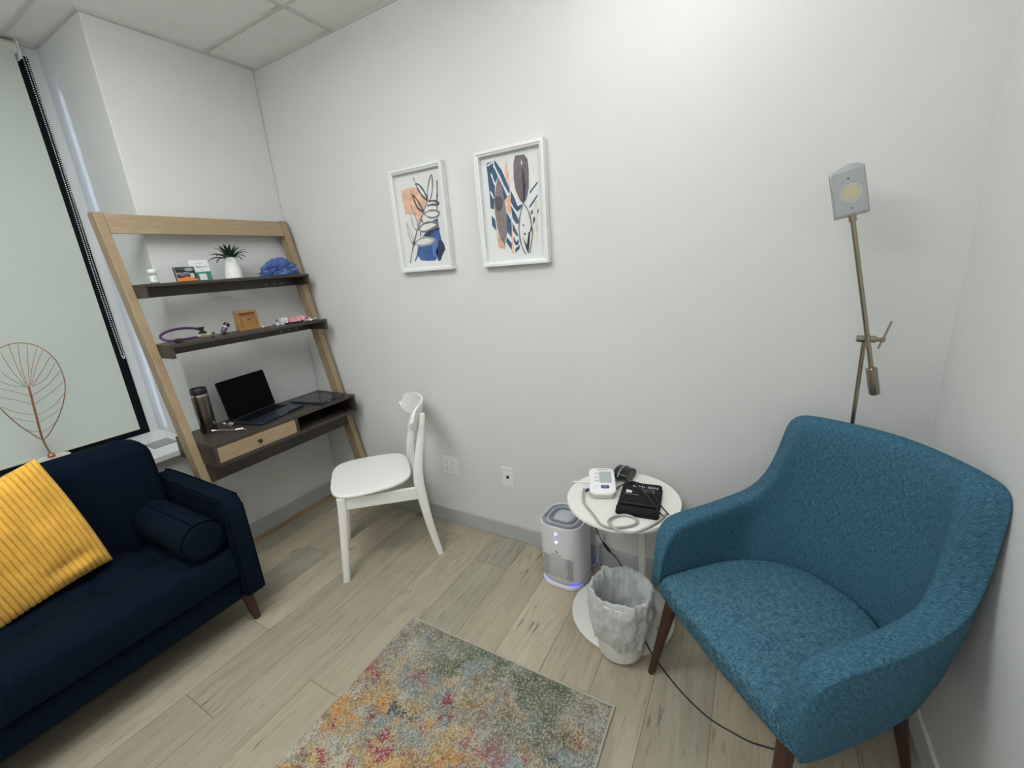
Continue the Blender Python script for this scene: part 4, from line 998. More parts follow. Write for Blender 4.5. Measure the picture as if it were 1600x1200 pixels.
ART_RIGHT = [('P', 'slate', 0, [(0.0513, 0.4394), (0.0738, 0.4423), (0.0826, 0.4431), (0.1052, 0.3813), (0.0879, 0.3523), (0.0807, 0.2981), (0.0715, 0.2478), (0.0543, 0.2546), (0.0552, 0.3201), (0.0534, 0.3711), (0.0519, 0.4122)]), ('P', 'slate', 0, [(0.0913, 0.4439), (0.0969, 0.4429), (0.127, 0.4003), (0.1585, 0.3239), (0.1592, 0.3058), (0.1523, 0.3045), (0.1288, 0.3463), (0.1061, 0.3902), (0.0924, 0.4259)]), ('P', 'slate', 0, [(0.1172, 0.357), (0.1336, 0.3184), (0.1453, 0.2895), (0.131, 0.2776), (0.1238, 0.2924)]), ('P', 'slate', 0, [(0.056, 0.225), (0.0731, 0.2049), (0.0771, 0.1541), (0.0557, 0.1804)]), ('P', 'slate', 0, [(0.1644, 0.3141), (0.1812, 0.2802), (0.1924, 0.2469), (0.2205, 0.2524), (0.2082, 0.2358), (0.1906, 0.2242), (0.1726, 0.2448), (0.1605, 0.2692)]), ('P', 'slate', 0, [(0.1593, 0.2556), (0.1791, 0.221), (0.1911, 0.1965), (0.198, 0.1772), (0.1809, 0.1743), (0.1633, 0.2019)]), ('P', 'slate', 0, [(0.1617, 0.1834), (0.1786, 0.1464), (0.1882, 0.1242), (0.1769, 0.1253), (0.1616, 0.1481)]), ('P', 'slate', 0, [(0.1624, 0.1242), (0.1747, 0.0993), (0.1882, 0.11), (0.1852, 0.0864), (0.1707, 0.0852), (0.1622, 0.1004)]), ('P', 'slate', 0, [(0.1354, 0.2308), (0.1542, 0.1959), (0.1591, 0.1531), (0.1559, 0.1153), (0.1325, 0.1462)]), ('P', 'slate', 0, [(0.1277, 0.1251), (0.1539, 0.0915), (0.1488, 0.0652), (0.1228, 0.1038)]), ('P', 'slate', 0, [(0.1678, 0.071), (0.192, 0.0858), (0.1895, 0.0692), (0.1663, 0.0527)]), ('P', 'slate', 0, [(0.2564, 0.2968), (0.2819, 0.3195), (0.2959, 0.3326), (0.2941, 0.3221), (0.2813, 0.3109), (0.2556, 0.2859)]), ('P', 'slate', 0, [(0.2496, 0.2398), (0.2756, 0.2655), (0.2927, 0.283), (0.2892, 0.2703), (0.2719, 0.2504), (0.2501, 0.2307)]), ('P', 'slate', 0, [(0.2563, 0.2187), (0.2663, 0.2233), (0.2653, 0.2086), (0.2563, 0.2028)]), ('P', 'slate', 0, [(0.2652, 0.1905), (0.2737, 0.1963), (0.2741, 0.1781), (0.2632, 0.161)]), ('P', 'slate', 0, [(0.2874, 0.2172), (0.2943, 0.2253), (0.2936, 0.2142), (0.2864, 0.2016)]), ('S', 'paper', 0.005, [(0.0538, 0.43), (0.073, 0.4349), (0.0823, 0.4409)]), ('S', 'paper', 0.005, [(0.0719, 0.3955), (0.0806, 0.367), (0.0898, 0.3428)]), ('S', 'paper', 0.005, [(0.0615, 0.3239), (0.0759, 0.2918)]), ('S', 'paper', 0.006, [(0.0869, 0.429), (0.1037, 0.395), (0.1284, 0.3418), (0.1519, 0.3)]), ('P', 'peach', 0, [(0.154, 0.4377), (0.1616, 0.3593), (0.1624, 0.3234), (0.1501, 0.3432), (0.1405, 0.3937)]), ('P', 'peach', 0, [(0.1299, 0.2778), (0.1606, 0.3033), (0.1618, 0.2507), (0.1558, 0.2144), (0.1404, 0.2348)]), ('P', 'peach', 0, [(0.0773, 0.1565), (0.0973, 0.1158), (0.1186, 0.0896), (0.1142, 0.0744), (0.0791, 0.0831)]), ('P', 'peach', 0, [(0.1594, 0.2233), (0.1591, 0.1531), (0.1589, 0.0474), (0.1477, 0.0531), (0.1542, 0.1155)]), ('P', 'cream', 0, [(0.2775, 0.2541), (0.2884, 0.2572), (0.282, 0.1177), (0.2748, 0.0904), (0.2743, 0.1644)]), ('P', 'warm_grey', 0, [(0.1041, 0.3815), (0.1196, 0.3521), (0.1299, 0.2778), (0.1359, 0.198), (0.1309, 0.1416), (0.1145, 0.09), (0.0948, 0.1209), (0.0817, 0.1705), (0.076, 0.2331), (0.0807, 0.2981)]), ('P', 'plum', 0, [(0.0815, 0.2887), (0.0944, 0.3), (0.1116, 0.2977), (0.1202, 0.279), (0.1177, 0.2515), (0.1058, 0.2366), (0.0913, 0.2384), (0.0795, 0.2563)]), ('P', 'plum_grey', 0, [(0.1976, 0.4454), (0.2404, 0.4431), (0.2547, 0.4227), (0.258, 0.3794), (0.2531, 0.3105), (0.2381, 0.2682), (0.2233, 0.2521), (0.2079, 0.2676), (0.1892, 0.3106), (0.1836, 0.356), (0.187, 0.4169)]), ('P', 'dark_plum', 0, [(0.2273, 0.3973), (0.2346, 0.3658), (0.239, 0.3169), (0.2331, 0.2733), (0.2234, 0.2543), (0.2239, 0.2969), (0.2252, 0.3497)]), ('P', 'paper', 0, [(0.2258, 0.4276), (0.2297, 0.4077), (0.2227, 0.4075)]), ('S', 'grey', 0.0045, [(0.2205, 0.2524), (0.2033, 0.2089), (0.193, 0.1497), (0.1995, 0.0876), (0.2188, 0.0429)]), ('S', 'grey', 0.0045, [(0.226, 0.2518), (0.2454, 0.2177), (0.2557, 0.171), (0.2577, 0.12), (0.2387, 0.0462)]), ('P', 'dark_plum', 0, [(0.2477, 0.1349), (0.242, 0.0933), (0.2328, 0.0428), (0.2233, 0.0665), (0.2101, 0.1151), (0.2273, 0.0828), (0.2368, 0.1219)]), ('S', 'dark_plum', 0.004, [(0.2372, 0.1266), (0.2508, 0.1392), (0.2547, 0.1573)]), ('P', 'dark_plum', 0, [(0.2148, 0.1698), (0.2208, 0.1682), (0.2192, 0.161), (0.2137, 0.1625)]), ('P', 'dark_plum', 0, [(0.2159, 0.1324), (0.227, 0.1322), (0.2219, 0.1234), (0.216, 0.1258)])]

def picture(name, label, x0, x1, z0, z1, data, mw):
    t = thing(name, label, 'picture', ((x0+x1)/2, YB, z0)); cx = (x0+x1)/2
    W, H = x1-x0, z1-z0; fw = 0.021; D = 0.034
    bm = BM(); prof = [(0, 0), (0, D), (fw*0.55, D), (fw*0.7, D-0.004), (fw, D-0.006), (fw, 0)]
    cs = [(-W/2, 0, 1, 1), (W/2, 0, -1, 1), (W/2, H, -1, -1), (-W/2, H, 1, -1)]
    rings = [[(x+sx*p, -d-0.001, z+sz*p) for p, d in prof] for x, z, sx, sz in cs]
    R = [[bm.verts.new(Vector(p)) for p in r] for r in rings]
    for i in range(4):
        a, b_ = R[i], R[(i+1) % 4]
        for k in range(6): bm.faces.new((a[k], a[(k+1) % 6], b_[(k+1) % 6], b_[k]))
    obj('frame', bm, FRAMEW, t, smooth=False, bevel=0.0008, seg=1)
    fl = lambda u, v, d: (u-W/2, -d, v)
    obj('mount', pr(rect(fw-0.002, W-fw+0.002, fw-0.002, H-fw+0.002), 0.003, 0.009, fl), mat('mount_board', (0.70, 0.71, 0.70), 0.7), t, smooth=False)
    pic = obj('print', pr(rect(fw+mw, W-fw-mw, fw+mw, H-fw-mw), 0.009, 0.0098, fl), mat('art_paper', ACOL['paper'], 0.7), t, smooth=False)
    lay = 0.0099; by = {}
    for k, c, w, pts in data:
        m = mat('paint_'+c, ACOL[c], 0.7, var=0.22, vscale=45)
        bm = BM()
        if k in 'PF':
            col = m if k == 'P' else mat('paint_paper', ACOL['paper'], 0.7)
            P = [(max(fw+mw+.001, min(W-fw-mw-.001, p[0])), p[1]) for p in pts]
            if k == 'F': P = [(q.x, q.y) for q in spline([(p[0], p[1], 0) for p in P[:-1]], 4, closed=True)]
            prism(bm, P, lay-0.0004, lay+0.0001, fl)
            bmesh.ops.triangulate(bm, faces=bm.faces[:])
            obj('paint_shape', bm, col, pic, smooth=False); bm = BM(); lay += 0.00005
        if k in 'SF':
            P = spline([(p[0], p[1], 0) for p in pts], 6); n = len(P); A = []; B = []
            for i in range(n):
                tg = (P[min(i+1, n-1)]-P[max(i-1, 0)]).normalized(); s_ = Vector((-tg.y, tg.x, 0))
                ww = w*0.78*(0.62+0.38*math.sin(PI*i/(n-1)))*(1+0.18*math.sin(i*0.9))
                a, b2 = P[i]+s_*ww, P[i]-s_*ww
                A.append(bm.verts.new(Vector(fl(a.x, a.y, lay+0.0001)))); B.append(bm.verts.new(Vector(fl(b2.x, b2.y, lay+0.0001))))
            for i in range(n-1): bm.faces.new((A[i], A[i+1], B[i+1], B[i]))
            obj('brush_stroke', bm, m, pic, smooth=False); lay += 0.00005
    return t
picture('framed_print', 'white framed print of grey leaf branch over peach and blue shapes', -1.647, -1.311, 1.498, 1.986, ART_LEFT, 0.014)
picture('framed_print', 'white framed print of dark tulip and slate blue chevrons', -1.131, -0.792, 1.494, 1.980, ART_RIGHT, 0.014)

# ================================================================ WALL PLATES
PLATE = mat('plate_white', (0.78, 0.78, 0.76), 0.35); SLOT = mat('slot_grey', (0.12, 0.12, 0.12), 0.5)
t = thing('power_outlet', 'white wall plate with four power sockets behind the white chair', 'outlet', (-1.502, YB, 0.386))
obj('plate', bx(-0.0575, 0.0575, -0.005, 0, -0.0575, 0.0575), PLATE, t, smooth=False, bevel=0.002, seg=2)
for sx in (-0.024, 0.024):
    for sz in (-0.021, 0.021):
        so = obj('socket', pr(rrect(0.034, 0.028, 0.009, 5, sx, sz), 0.005, 0.0072, lambda u, v, d: (u, -d, v)), WHITE, t, smooth=False)
        bm = BM(); box(bm, sx-0.0075, sx-0.0050, -0.0076, -0.0070, sz, sz+0.009); box(bm, sx+0.0050, sx+0.0075, -0.0076, -0.0070, sz+0.001, sz+0.008)
        prism(bm, [(sx+0.003*math.cos(a), sz-0.006+0.003*math.sin(a)) for a in [2*PI*k/10 for k in range(10)]], 0.0070, 0.0076, lambda u, v, d: (u, -d, v))
        obj('slots', bm, SLOT, so, smooth=False)
t = thing('data_jack', 'white wall plate with a single small black data socket', 'wall plate', (-1.111, YB, 0.387))
obj('plate', bx(-0.0355, 0.0355, -0.005, 0, -0.0575, 0.0575), PLATE, t, smooth=False, bevel=0.002, seg=2)
obj('socket', bx(-0.0085, 0.0085, -0.0056, -0.003, -0.009, 0.009), mat('socket_black', (0.008, 0.008, 0.008), 0.5), t, smooth=False)
for z in (-0.045, 0.045): obj('screw', lt([(0, 0), (0.003, 0), (0.003, 0.001), (0, 0.0014)], 12, mx=Matrix.Translation((0, -0.005, z)) @ Matrix.Rotation(PI/2, 4, 'X')), mat('screw_white', (0.6, 0.6, 0.58), 0.3), t)

# ================================================================ AIR PURIFIER
PW = mat('purifier_white', (0.72, 0.73, 0.75), 0.38); PGR = mat('purifier_grey', (0.13, 0.145, 0.17), 0.45); PLT = mat('purifier_light_grey', (0.42, 0.46, 0.50), 0.4)
PX, PY = -0.720, 1.630
t = thing('air_purifier', 'white air purifier with blue lights standing by the wall', 'air purifier', (PX, PY, 0), (0, 0, math.radians(-2)))
def rr(w, r, z, n=7): return [(x, y, z) for x, y in rrect(w, w, r, n)]
bm = BM(); loft(bm, [rr(0.150, 0.050, 0), rr(0.205, 0.070, 0.001), rr(0.214, 0.072, 0.006), rr(0.212, 0.071, 0.018), rr(0.200, 0.067, 0.022), rr(0.15, 0.05, 0.024)])
obj('base', bm, PW, t)
bm = BM(); loft(bm, [rr(0.15, 0.05, 0.034), rr(0.202, 0.068, 0.036), rr(0.212, 0.071, 0.044), rr(0.210, 0.070, 0.20), rr(0.212, 0.072, 0.320), rr(0.209, 0.071, 0.332), rr(0.202, 0.067, 0.334), rr(0.196, 0.064, 0.327)], cap1=True)
obj('body', bm, PW, t)
LED = mat('led_blue', (0.1, 0.1, 0.9), 0.5, emit=(0.06, 0.07, 1.0), estr=1.6)
bm = BM()
for k in (1, -1, 2): pass
bm = BM(); loft(bm, [rr(0.170, 0.058, 0.024), rr(0.170, 0.058, 0.034)], cap0=False, cap1=False)
obj('inner_ring', bm, PGR, t)
for sx, sy in ((-1, -1), (1, -1), (1, 1)):
    bm = BM(); pts = [(sx*(0.093-0.060+0.060*math.cos(a)), sy*(0.093-0.060+0.060*math.sin(a)), 0.029) for a in [PI/2*k/8 for k in range(2, 7)]]
    tube(bm, pts, 0.0035, 8); obj('light_strip', bm, LED, t)
bm = BM()
for w in (0.188, 0.178, 0.168, 0.158): 
    rg = rrect(w, w, w*0.32, 7); tube(bm, [(x, y, 0.3275) for x, y in rg], 0.0021, 6, closed=True)
for w in (0.132, 0.122, 0.112, 0.102):
    rg = rrect(w, w, w*0.32, 7); tube(bm, [(x, y, 0.330) for x, y in rg], 0.0021, 6, closed=True)
obj('grille_rings', bm, mat('purifier_slate', (0.20, 0.22, 0.26), 0.4), t)
bm = BM(); loft(bm, [rr(0.194, 0.064, 0.318), rr(0.194, 0.064, 0.3268)], cap0=False); obj('grille_floor', bm, PGR, t)
bm = BM(); a, b_ = rrect(0.150, 0.150, 0.05, 7), rrect(0.138, 0.138, 0.046, 7)
rings = [[bm.verts.new(Vector((x, y, z))) for x, y in rg] for rg, z in ((a, 0.326), (a, 0.3335), (b_, 0.3335), (b_, 0.326))]
for p, q in zip(rings, rings[1:]):
    for k in range(len(a)): bm.faces.new((p[k], p[(k+1) % len(a)], q[(k+1) % len(a)], q[k]))
obj('top_ring', bm, PLT, t)
bm = BM(); loft(bm, [rr(0.088, 0.026, 0.326), rr(0.088, 0.026, 0.3335), rr(0.080, 0.024, 0.335)]); obj('top_panel', bm, PLT, t)
bm = BM(); fy = -0.1065
for r in range(13):
    for c in range(24):
        x = -0.076+c*0.0068 + 0.0; z = 0.066 + r*0.0088 - 0.0 
        if x > 0.080: continue
        w_ = 0.0046
        hexa(bm, [(x, fy-0.0006, z), (x+w_*0.55, fy-0.0006, z), (x+w_*0.55, fy+0.003, z), (x, fy+0.003, z), (x+0.0036, fy-0.0006, z+0.0044), (x+0.0036+w_*0.55, fy-0.0006, z+0.0044), (x+0.0036+w_*0.55, fy+0.003, z+0.0044), (x+0.0036, fy+0.003, z+0.0044)])
obj('front_slots', bm, mat('slot_dark', (0.30, 0.30, 0.32), 0.6), t, smooth=False)
LEDI = mat('led_icon', (0.3, 0.3, 1.0), 0.5, emit=(0.25, 0.25, 1.0), estr=3.0)
for z, kind in ((0.299, 0), (0.256, 1)):
    bm = BM(); cz = z
    tube(bm, [(0.0065*math.cos(a), fy-0.0004, cz+0.0065*math.sin(a)) for a in [2*PI*k/20 for k in range(20)]], 0.0010, 6, closed=True)
    if kind == 0: box(bm, -0.001, 0.001, fy-0.0012, fy, cz, cz+0.008)
    else:
        for k in range(3):
            a = 2*PI*k/3; tube(bm, [(0, fy-0.0008, cz), (0.0042*math.cos(a), fy-0.0008, cz+0.0042*math.sin(a))], 0.0011, 6)
    obj('button', bm, LEDI, t)
obj('logo', pr([(0, -0.0065), (0.006, 0.0), (0.0025, 0.0065), (-0.0025, 0.0065), (-0.006, 0.0)], 0, 0.0006, lambda u, v, d: (u, fy-d, 0.203+v)), mat('logo_grey', (0.18, 0.18, 0.19), 0.5), t, smooth=False)
bm = BM()
for k, w_ in enumerate((5, 3, 6, 4, 5, 0, 4, 6, 4)):
    if w_: box(bm, -0.024+k*0.0054, -0.024+k*0.0054+w_*0.0007, fy-0.0006, fy+0.001, 0.1845, 0.1885)
obj('tiny_print', bm, mat('logo_grey', (0.18, 0.18, 0.19)), t, smooth=False)

# white cable with plug bundle behind the purifier
t = thing('white_power_cord', 'white power cord with coiled bundle behind the air purifier', 'cord', (-0.592, 1.748, 0))
WCB = mat('white_cable', (0.68, 0.68, 0.70), 0.4)
obj('cable_bundle', tb(spline([(0.017*math.cos(a)*(1+0.13*math.sin(a*0.37)), 0.004*math.sin(a*1.3)-0.004, 0.165+0.020*math.sin(a)*(1+0.1*math.cos(a*.5))) for a in [k*PI/4 for k in range(36)]], 2), 0.0026, 7), WCB, t)
obj('cable', tb(spline([(-0.014, 0, 0.155), (-0.016, -0.006, 0.10), (-0.013, -0.008, 0.05), (-0.02, -0.01, 0.012), (-0.05, -0.03, 0.004)], 6), 0.0026, 7), WCB, t)
obj('cable', tb(spline([(-0.006, 0, 0.150), (-0.003, -0.004, 0.10), (-0.008, -0.008, 0.05), (0.004, -0.012, 0.012), (0.03, -0.03, 0.004)], 6), 0.0026, 7), WCB, t)
obj('plug', bx(-0.014, 0.014, -0.012, 0.0315, 0.145, 0.180), WCB, t, bevel=0.004)

# ================================================================ SIDE TABLE
TWH = mat('table_white', (0.80, 0.79, 0.74), 0.38)
t = thing('side_table', 'round white side table with off-centre stem and disc base', 'table', (-0.414, 1.50, 0))
obj('base_disc', lt([(0, 0.0), (0.208, 0.0), (0.2145, 0.0015), (0.2145, 0.0105), (0.213, 0.012), (0, 0.012)], 72), TWH, t)
obj('edge_band', lt([(0.2148, 0.0012), (0.2148, 0.009)], 72), mat('edge_tan', (0.50, 0.42, 0.30), 0.6), t)
obj('stem', bx(0.047, 0.075, 0.095, 0.115, 0.012, 0.551), TWH, t, bevel=0.003)
tt = obj('tabletop', lt([(0, 0.550), (0.214, 0.550), (0.222, 0.553), (0.2225, 0.561), (0.220, 0.565), (0, 0.565)], 72, c=(0.002, 0.012, 0)), TWH, t)
bm = BM()
for k in range(4): box(bm, 0.150+(k % 2)*0.0085, 0.157+(k % 2)*0.0085, -0.035+(k//2)*0.009, -0.028+(k//2)*0.009, 0.0121, 0.0124)
obj('square_mark', bm, mat('mark_grey', (0.32, 0.31, 0.29), 0.6), t, smooth=False)
TT = 0.5655

# blood pressure monitor; local x right, y towards the wall
bx_, by_ = Vector((0.99, 0.37, 0)), None
t = local_thing('blood_pressure_monitor', 'white blood pressure monitor with grey screen and blue button', 'medical device', frame_mx((-0.507, 1.545, TT), (1, 0.37, 0), (-0.37, 1, 0)))
BPW = mat('monitor_white', (0.84, 0.84, 0.84), 0.3); BPG = mat('monitor_grey', (0.55, 0.53, 0.50), 0.45)
W_, H_ = 0.104, 0.168
def tilt(y): return 0.032 + (y+H_/2)*0.13
bm = BM()
def ring(w, h, r, zf): return [(x, y, zf(y)) for x, y in rrect(w, h, r, 7)]
loft(bm, [ring(W_*0.9, H_*0.92, 0.022, lambda y: 0.0), ring(W_*0.96, H_*0.96, 0.024, lambda y: 0.003), ring(W_, H_, 0.026, lambda y: tilt(y)-0.006)])
obj('lower_case', bm, BPG, t)
bm = BM(); loft(bm, [ring(W_+0.002, H_+0.002, 0.027, lambda y: tilt(y)-0.010), ring(W_+0.002, H_+0.002, 0.027, lambda y: tilt(y)-0.003), ring(W_-0.005, H_-0.005, 0.024, tilt)])
obj('upper_case', bm, BPW, t)
mt = Matrix.Translation((0, 0, 0.032+0.13*H_/2)) @ Matrix.Rotation(math.atan(0.13), 4, 'X')
pl = lambda u, v, d: mt @ Vector((u, v, d))
obj('screen_bezel', pr(rrect(0.049, 0.076, 0.003, 4, 0.014, 0.020), -0.001, 0.0006, pl), mat('bezel_grey', (0.30, 0.31, 0.32), 0.4), t, smooth=False)
obj('screen', pr(rrect(0.045, 0.072, 0.002, 4, 0.014, 0.020), 0.0, 0.001, pl), mat('lcd_grey', (0.44, 0.48, 0.50), 0.15), t, smooth=False)
obj('start_button', pr(rrect(0.034, 0.020, 0.0085, 6, 0.010, -0.047), -0.001, 0.0018, pl), mat('button_indigo', (0.055, 0.065, 0.22), 0.4), t, smooth=False)
PB = mat('print_indigo', (0.12, 0.14, 0.28), 0.5)
text('lettering', 'OMRON', 0.0105, mt @ Matrix.Translation((0.004, 0.071, 0.0003)), mat('print_grey', (0.12, 0.12, 0.14), 0.5), t, sx=1.15)
text('small_print', 'START\nSTOP', 0.0052, mt @ Matrix.Translation((0.010, -0.0465, 0.0021)), CW, t)
for y, s_ in ((0.052, 'SYS'), (0.042, 'mmHg'), (0.022, 'DIA'), (0.012, 'mmHg'), (-0.004, 'PULSE'), (-0.011, '/min')):
    text('small_print', s_, 0.0062, mt @ Matrix.Translation((-0.022, y, 0.0003)), PB, t)
text('small_print', 'M', 0.009, mt @ Matrix.Translation((-0.027, -0.047, 0.0003)), INKG, t)
obj('hose_plug', tb([(-0.050, -0.044, 0.022), (-0.064, -0.046, 0.021), (-0.066, -0.052, 0.019)], [0.006, 0.007, 0.0065], 12), mat('plug_indigo', (0.035, 0.04, 0.16), 0.4), t)

t = thing('air_hose', 'grey looped air hose lying on the white round table', 'hose', (-0.40, 1.33, TT))
HP = [(-0.567, 1.491, 0.018), (-0.562, 1.462, 0.009), (-0.535, 1.405, 0.0055), (-0.478, 1.345, 0.0055), (-0.432, 1.296, 0.0055), (-0.392, 1.292, 0.0055), (-0.345, 1.318, 0.0055), (-0.319, 1.352, 0.0055), (-0.332, 1.380, 0.0055), (-0.368, 1.387, 0.0055), (-0.400, 1.362, 0.007), (-0.412, 1.325, 0.012), (-0.402, 1.298, 0.0165), (-0.366, 1.2795, 0.010), (-0.318, 1.290, 0.0055), (-0.280, 1.338, 0.0055), (-0.252, 1.390, 0.0055), (-0.235, 1.45, 0.0055)]
hose = obj('hose', tb(spline([(x+0.40, y-1.33, z) for x, y, z in HP], 7), 0.0046, 10), mat('hose_grey', (0.40, 0.39, 0.36), 0.45), t)

# cuff pouch
t = local_thing('cuff_wrap', 'folded black arm cuff wrap with white printing on the round table', 'medical cuff', frame_mx((-0.343, 1.505, TT), (1, 0.12, 0), (-0.12, 1, 0)))
CLOTHB = mat('black_cloth', (0.014, 0.014, 0.015), 0.85, bump=0.3, bscale=400, spec=0.2)
def slab(w, h, r, z0, z1, m, name, c=(0, 0)):
    bm = BM(); e = min(0.008, (z1-z0)*0.45)
    loft(bm, [[(x+c[0], y+c[1], z) for x, y in rrect(w-2*i_, h-2*i_, r, 5)] for i_, z in ((e, z0), (e*0.3, z0+e*0.3), (0, z0+e), (0, z1-e), (e*0.3, z1-e*0.3), (e, z1))])
    return obj(name, bm, m, t)
slab(0.158, 0.225, 0.014, 0.0, 0.012, CLOTHB, 'lower_fold')
slab(0.150, 0.170, 0.012, 0.011, 0.022, CLOTHB, 'upper_fold', (0.002, 0.028))
obj('rolled_edge', tb([(-0.075+0.15*k/10, -0.098, 0.0165) for k in range(11)], 0.0145, 14), CLOTHB, t, bevel=0)
obj('binding', tb([(-0.076+0.152*k/10, -0.055, 0.0205) for k in range(11)], 0.0028, 8), BLACK, t)
CT = 0.0224
text('lettering', 'OMRON', 0.022, Matrix.Translation((0.014, 0.078, CT)), CW, t, sx=1.2)
text('small_print', 'WIDE RANGE CUFF', 0.0075, Matrix.Translation((0.020, 0.060, CT)), INKG, t)
text('lettering', 'INFLATE', 0.011, Matrix.Translation((0.030, 0.044, CT)), INKG, t, sx=1.1)
obj('white_patch', pr([(-0.056, 0.022), (-0.034, 0.022), (-0.032, 0.034), (-0.040, 0.042), (-0.056, 0.044)], CT, CT+0.0005, lambda u, v, d: (u, v, d)), CW, t, smooth=False)
obj('white_line', pr(rect(-0.060, -0.005, 0.010, 0.012), CT, CT+0.0005, lambda u, v, d: (u, v, d)), INKG, t, smooth=False)

t = local_thing('rolled_cuff', 'shiny black rolled cuff behind the white monitor', 'medical cuff', frame_mx((-0.446, 1.665, TT), (0.25, 1, 0), (-1, 0.25, 0)))
SHB = mat('shiny_black', (0.010, 0.010, 0.011), 0.28)
obj('roll', pr([(0.000+0.046*math.cos(a), 0.026+0.026*math.sin(a)) for a in [2*PI*k/28 for k in range(28)]], -0.034, 0.034, lambda u, v, d: (u, d, v)), SHB, t, bevel=0.004)
obj('strap', tb([(0.048*math.cos(a), 0.005, 0.027+0.027*math.sin(a)) for a in [PI*1.02*k/12 for k in range(13)]], 0.0016, 6, flat=(3.0, 1)), mat('strap_grey', (0.20, 0.20, 0.20), 0.4), t)
t = thing('black_cord', 'thin black cord laid across the folded cuff on the table', 'cord', (-0.33, 1.5, TT))
LC = [(-0.455, 1.555, 0.004), (-0.430, 1.585, 0.016), (-0.395, 1.600, 0.026), (-0.35, 1.555, 0.0255), (-0.30, 1.49, 0.0255), (-0.262, 1.44, 0.020), (-0.235, 1.425, 0.006)]
obj('cord', tb(spline([(x+0.33, y-1.5, z) for x, y, z in LC], 6), 0.0028, 8), BLACK, t)
LC = [(-0.400, 1.600, 0.031), (-0.345, 1.590, 0.026), (-0.290, 1.52, 0.0255), (-0.258, 1.475, 0.020), (-0.225, 1.448, 0.006)]
obj('cord', tb(spline([(x+0.33, y-1.5, z) for x, y, z in LC], 6), 0.0028, 8), BLACK, t)
t = thing('white_stylus', 'thin white plastic stick jutting over the table edge', 'stick', (-0.60, 1.565, TT))
obj('body', tb([(-0.045, -0.014, 0.0038), (-0.03, -0.009, 0.0038), (0.062, 0.016, 0.0038)], [0.0015, 0.0036, 0.0036], 10), WHITE, t)

# ================================================================ WASTE BIN + LINER
t = thing('waste_bin', 'white round waste bin standing on the table base', 'waste bin', (-0.372, 1.328, 0.0122))
obj('bucket', lt([(0, 0), (0.078, 0), (0.084, 0.003), (0.087, 0.010), (0.112, 0.268), (0.115, 0.270), (0.115, 0.274), (0.110, 0.274), (0.084, 0.012), (0, 0.008)], 64), WHITE, t)
def jit(i, a, r, z):
    if i <= 2: w = 0.004
    else: w = 0.011
    n1 = noise.noise(Vector((math.cos(a)*2.2, math.sin(a)*2.2, z*9+1)))*1.2
    n2 = noise.noise(Vector((math.cos(a)*6, math.sin(a)*6, z*22+5)))
    fold = -abs(noise.noise(Vector((math.cos(a)*3.1, math.sin(a)*3.1, z*5+9))))*1.2 - 0.9*abs(noise.noise(Vector((math.cos(a)*9+2, math.sin(a)*9, z*40+i*0.02)))) + 0.35*noise.noise(Vector((math.cos(a)*20, math.sin(a)*20, z*75)))
    rr_ = r + w*(n1*0.8+n2*0.8+fold*0.6)
    zz = z
    if 9 <= i <= 12: zz += 0.010*noise.noise(Vector((math.cos(a)*1.5, math.sin(a)*1.5, 3))) + 0.004*n2
    if i >= 22: zz += 0.030*noise.noise(Vector((math.cos(a)*1.7+4, math.sin(a)*1.7, 8))) - 0.012*math.cos(a*2+1)
    return rr_, zz
prof = [(0.0, 0.016), (0.045, 0.017), (0.074, 0.020), (0.080, 0.05), (0.084, 0.09), (0.088, 0.13), (0.090, 0.17), (0.094, 0.21), (0.098, 0.245), (0.103, 0.268), (0.110, 0.284), (0.118, 0.288), (0.124, 0.280), (0.126, 0.262), (0.127, 0.240), (0.1265, 0.218), (0.125, 0.196), (0.123, 0.175), (0.121, 0.155), (0.118, 0.137), (0.1155, 0.120), (0.113, 0.106), (0.110, 0.094), (0.107, 0.084)]
P2 = spline([(r, z, 0) for r, z in prof], 4)
o = obj('bin_liner', lt([(max(0, p.x), p.y) for p in P2], 220, jitter=lambda i, a, r, z: jit(i/4.0, a, r*(0.975 if i > 40 else 1), z)), LINER)
tag(o, 'crumpled translucent white plastic bag lining the waste bin', 'bag'); o.location = (-0.372, 1.328, 0.0122)

# ================================================================ TEAL ARMCHAIR
ae = Vector((0.69, -0.724, 0)).normalized(); av = Vector((0.724, 0.69, 0)).normalized(); AO = Vector((-0.055, 1.095, 0))
t = thing('armchair', 'teal tweed armchair with dark tapered wooden legs', 'armchair')
t.matrix_world = Matrix(((ae.x, av.x, 0, AO.x), (ae.y, av.y, 0, AO.y), (0, 0, 1, 0), (0, 0, 0, 1)))
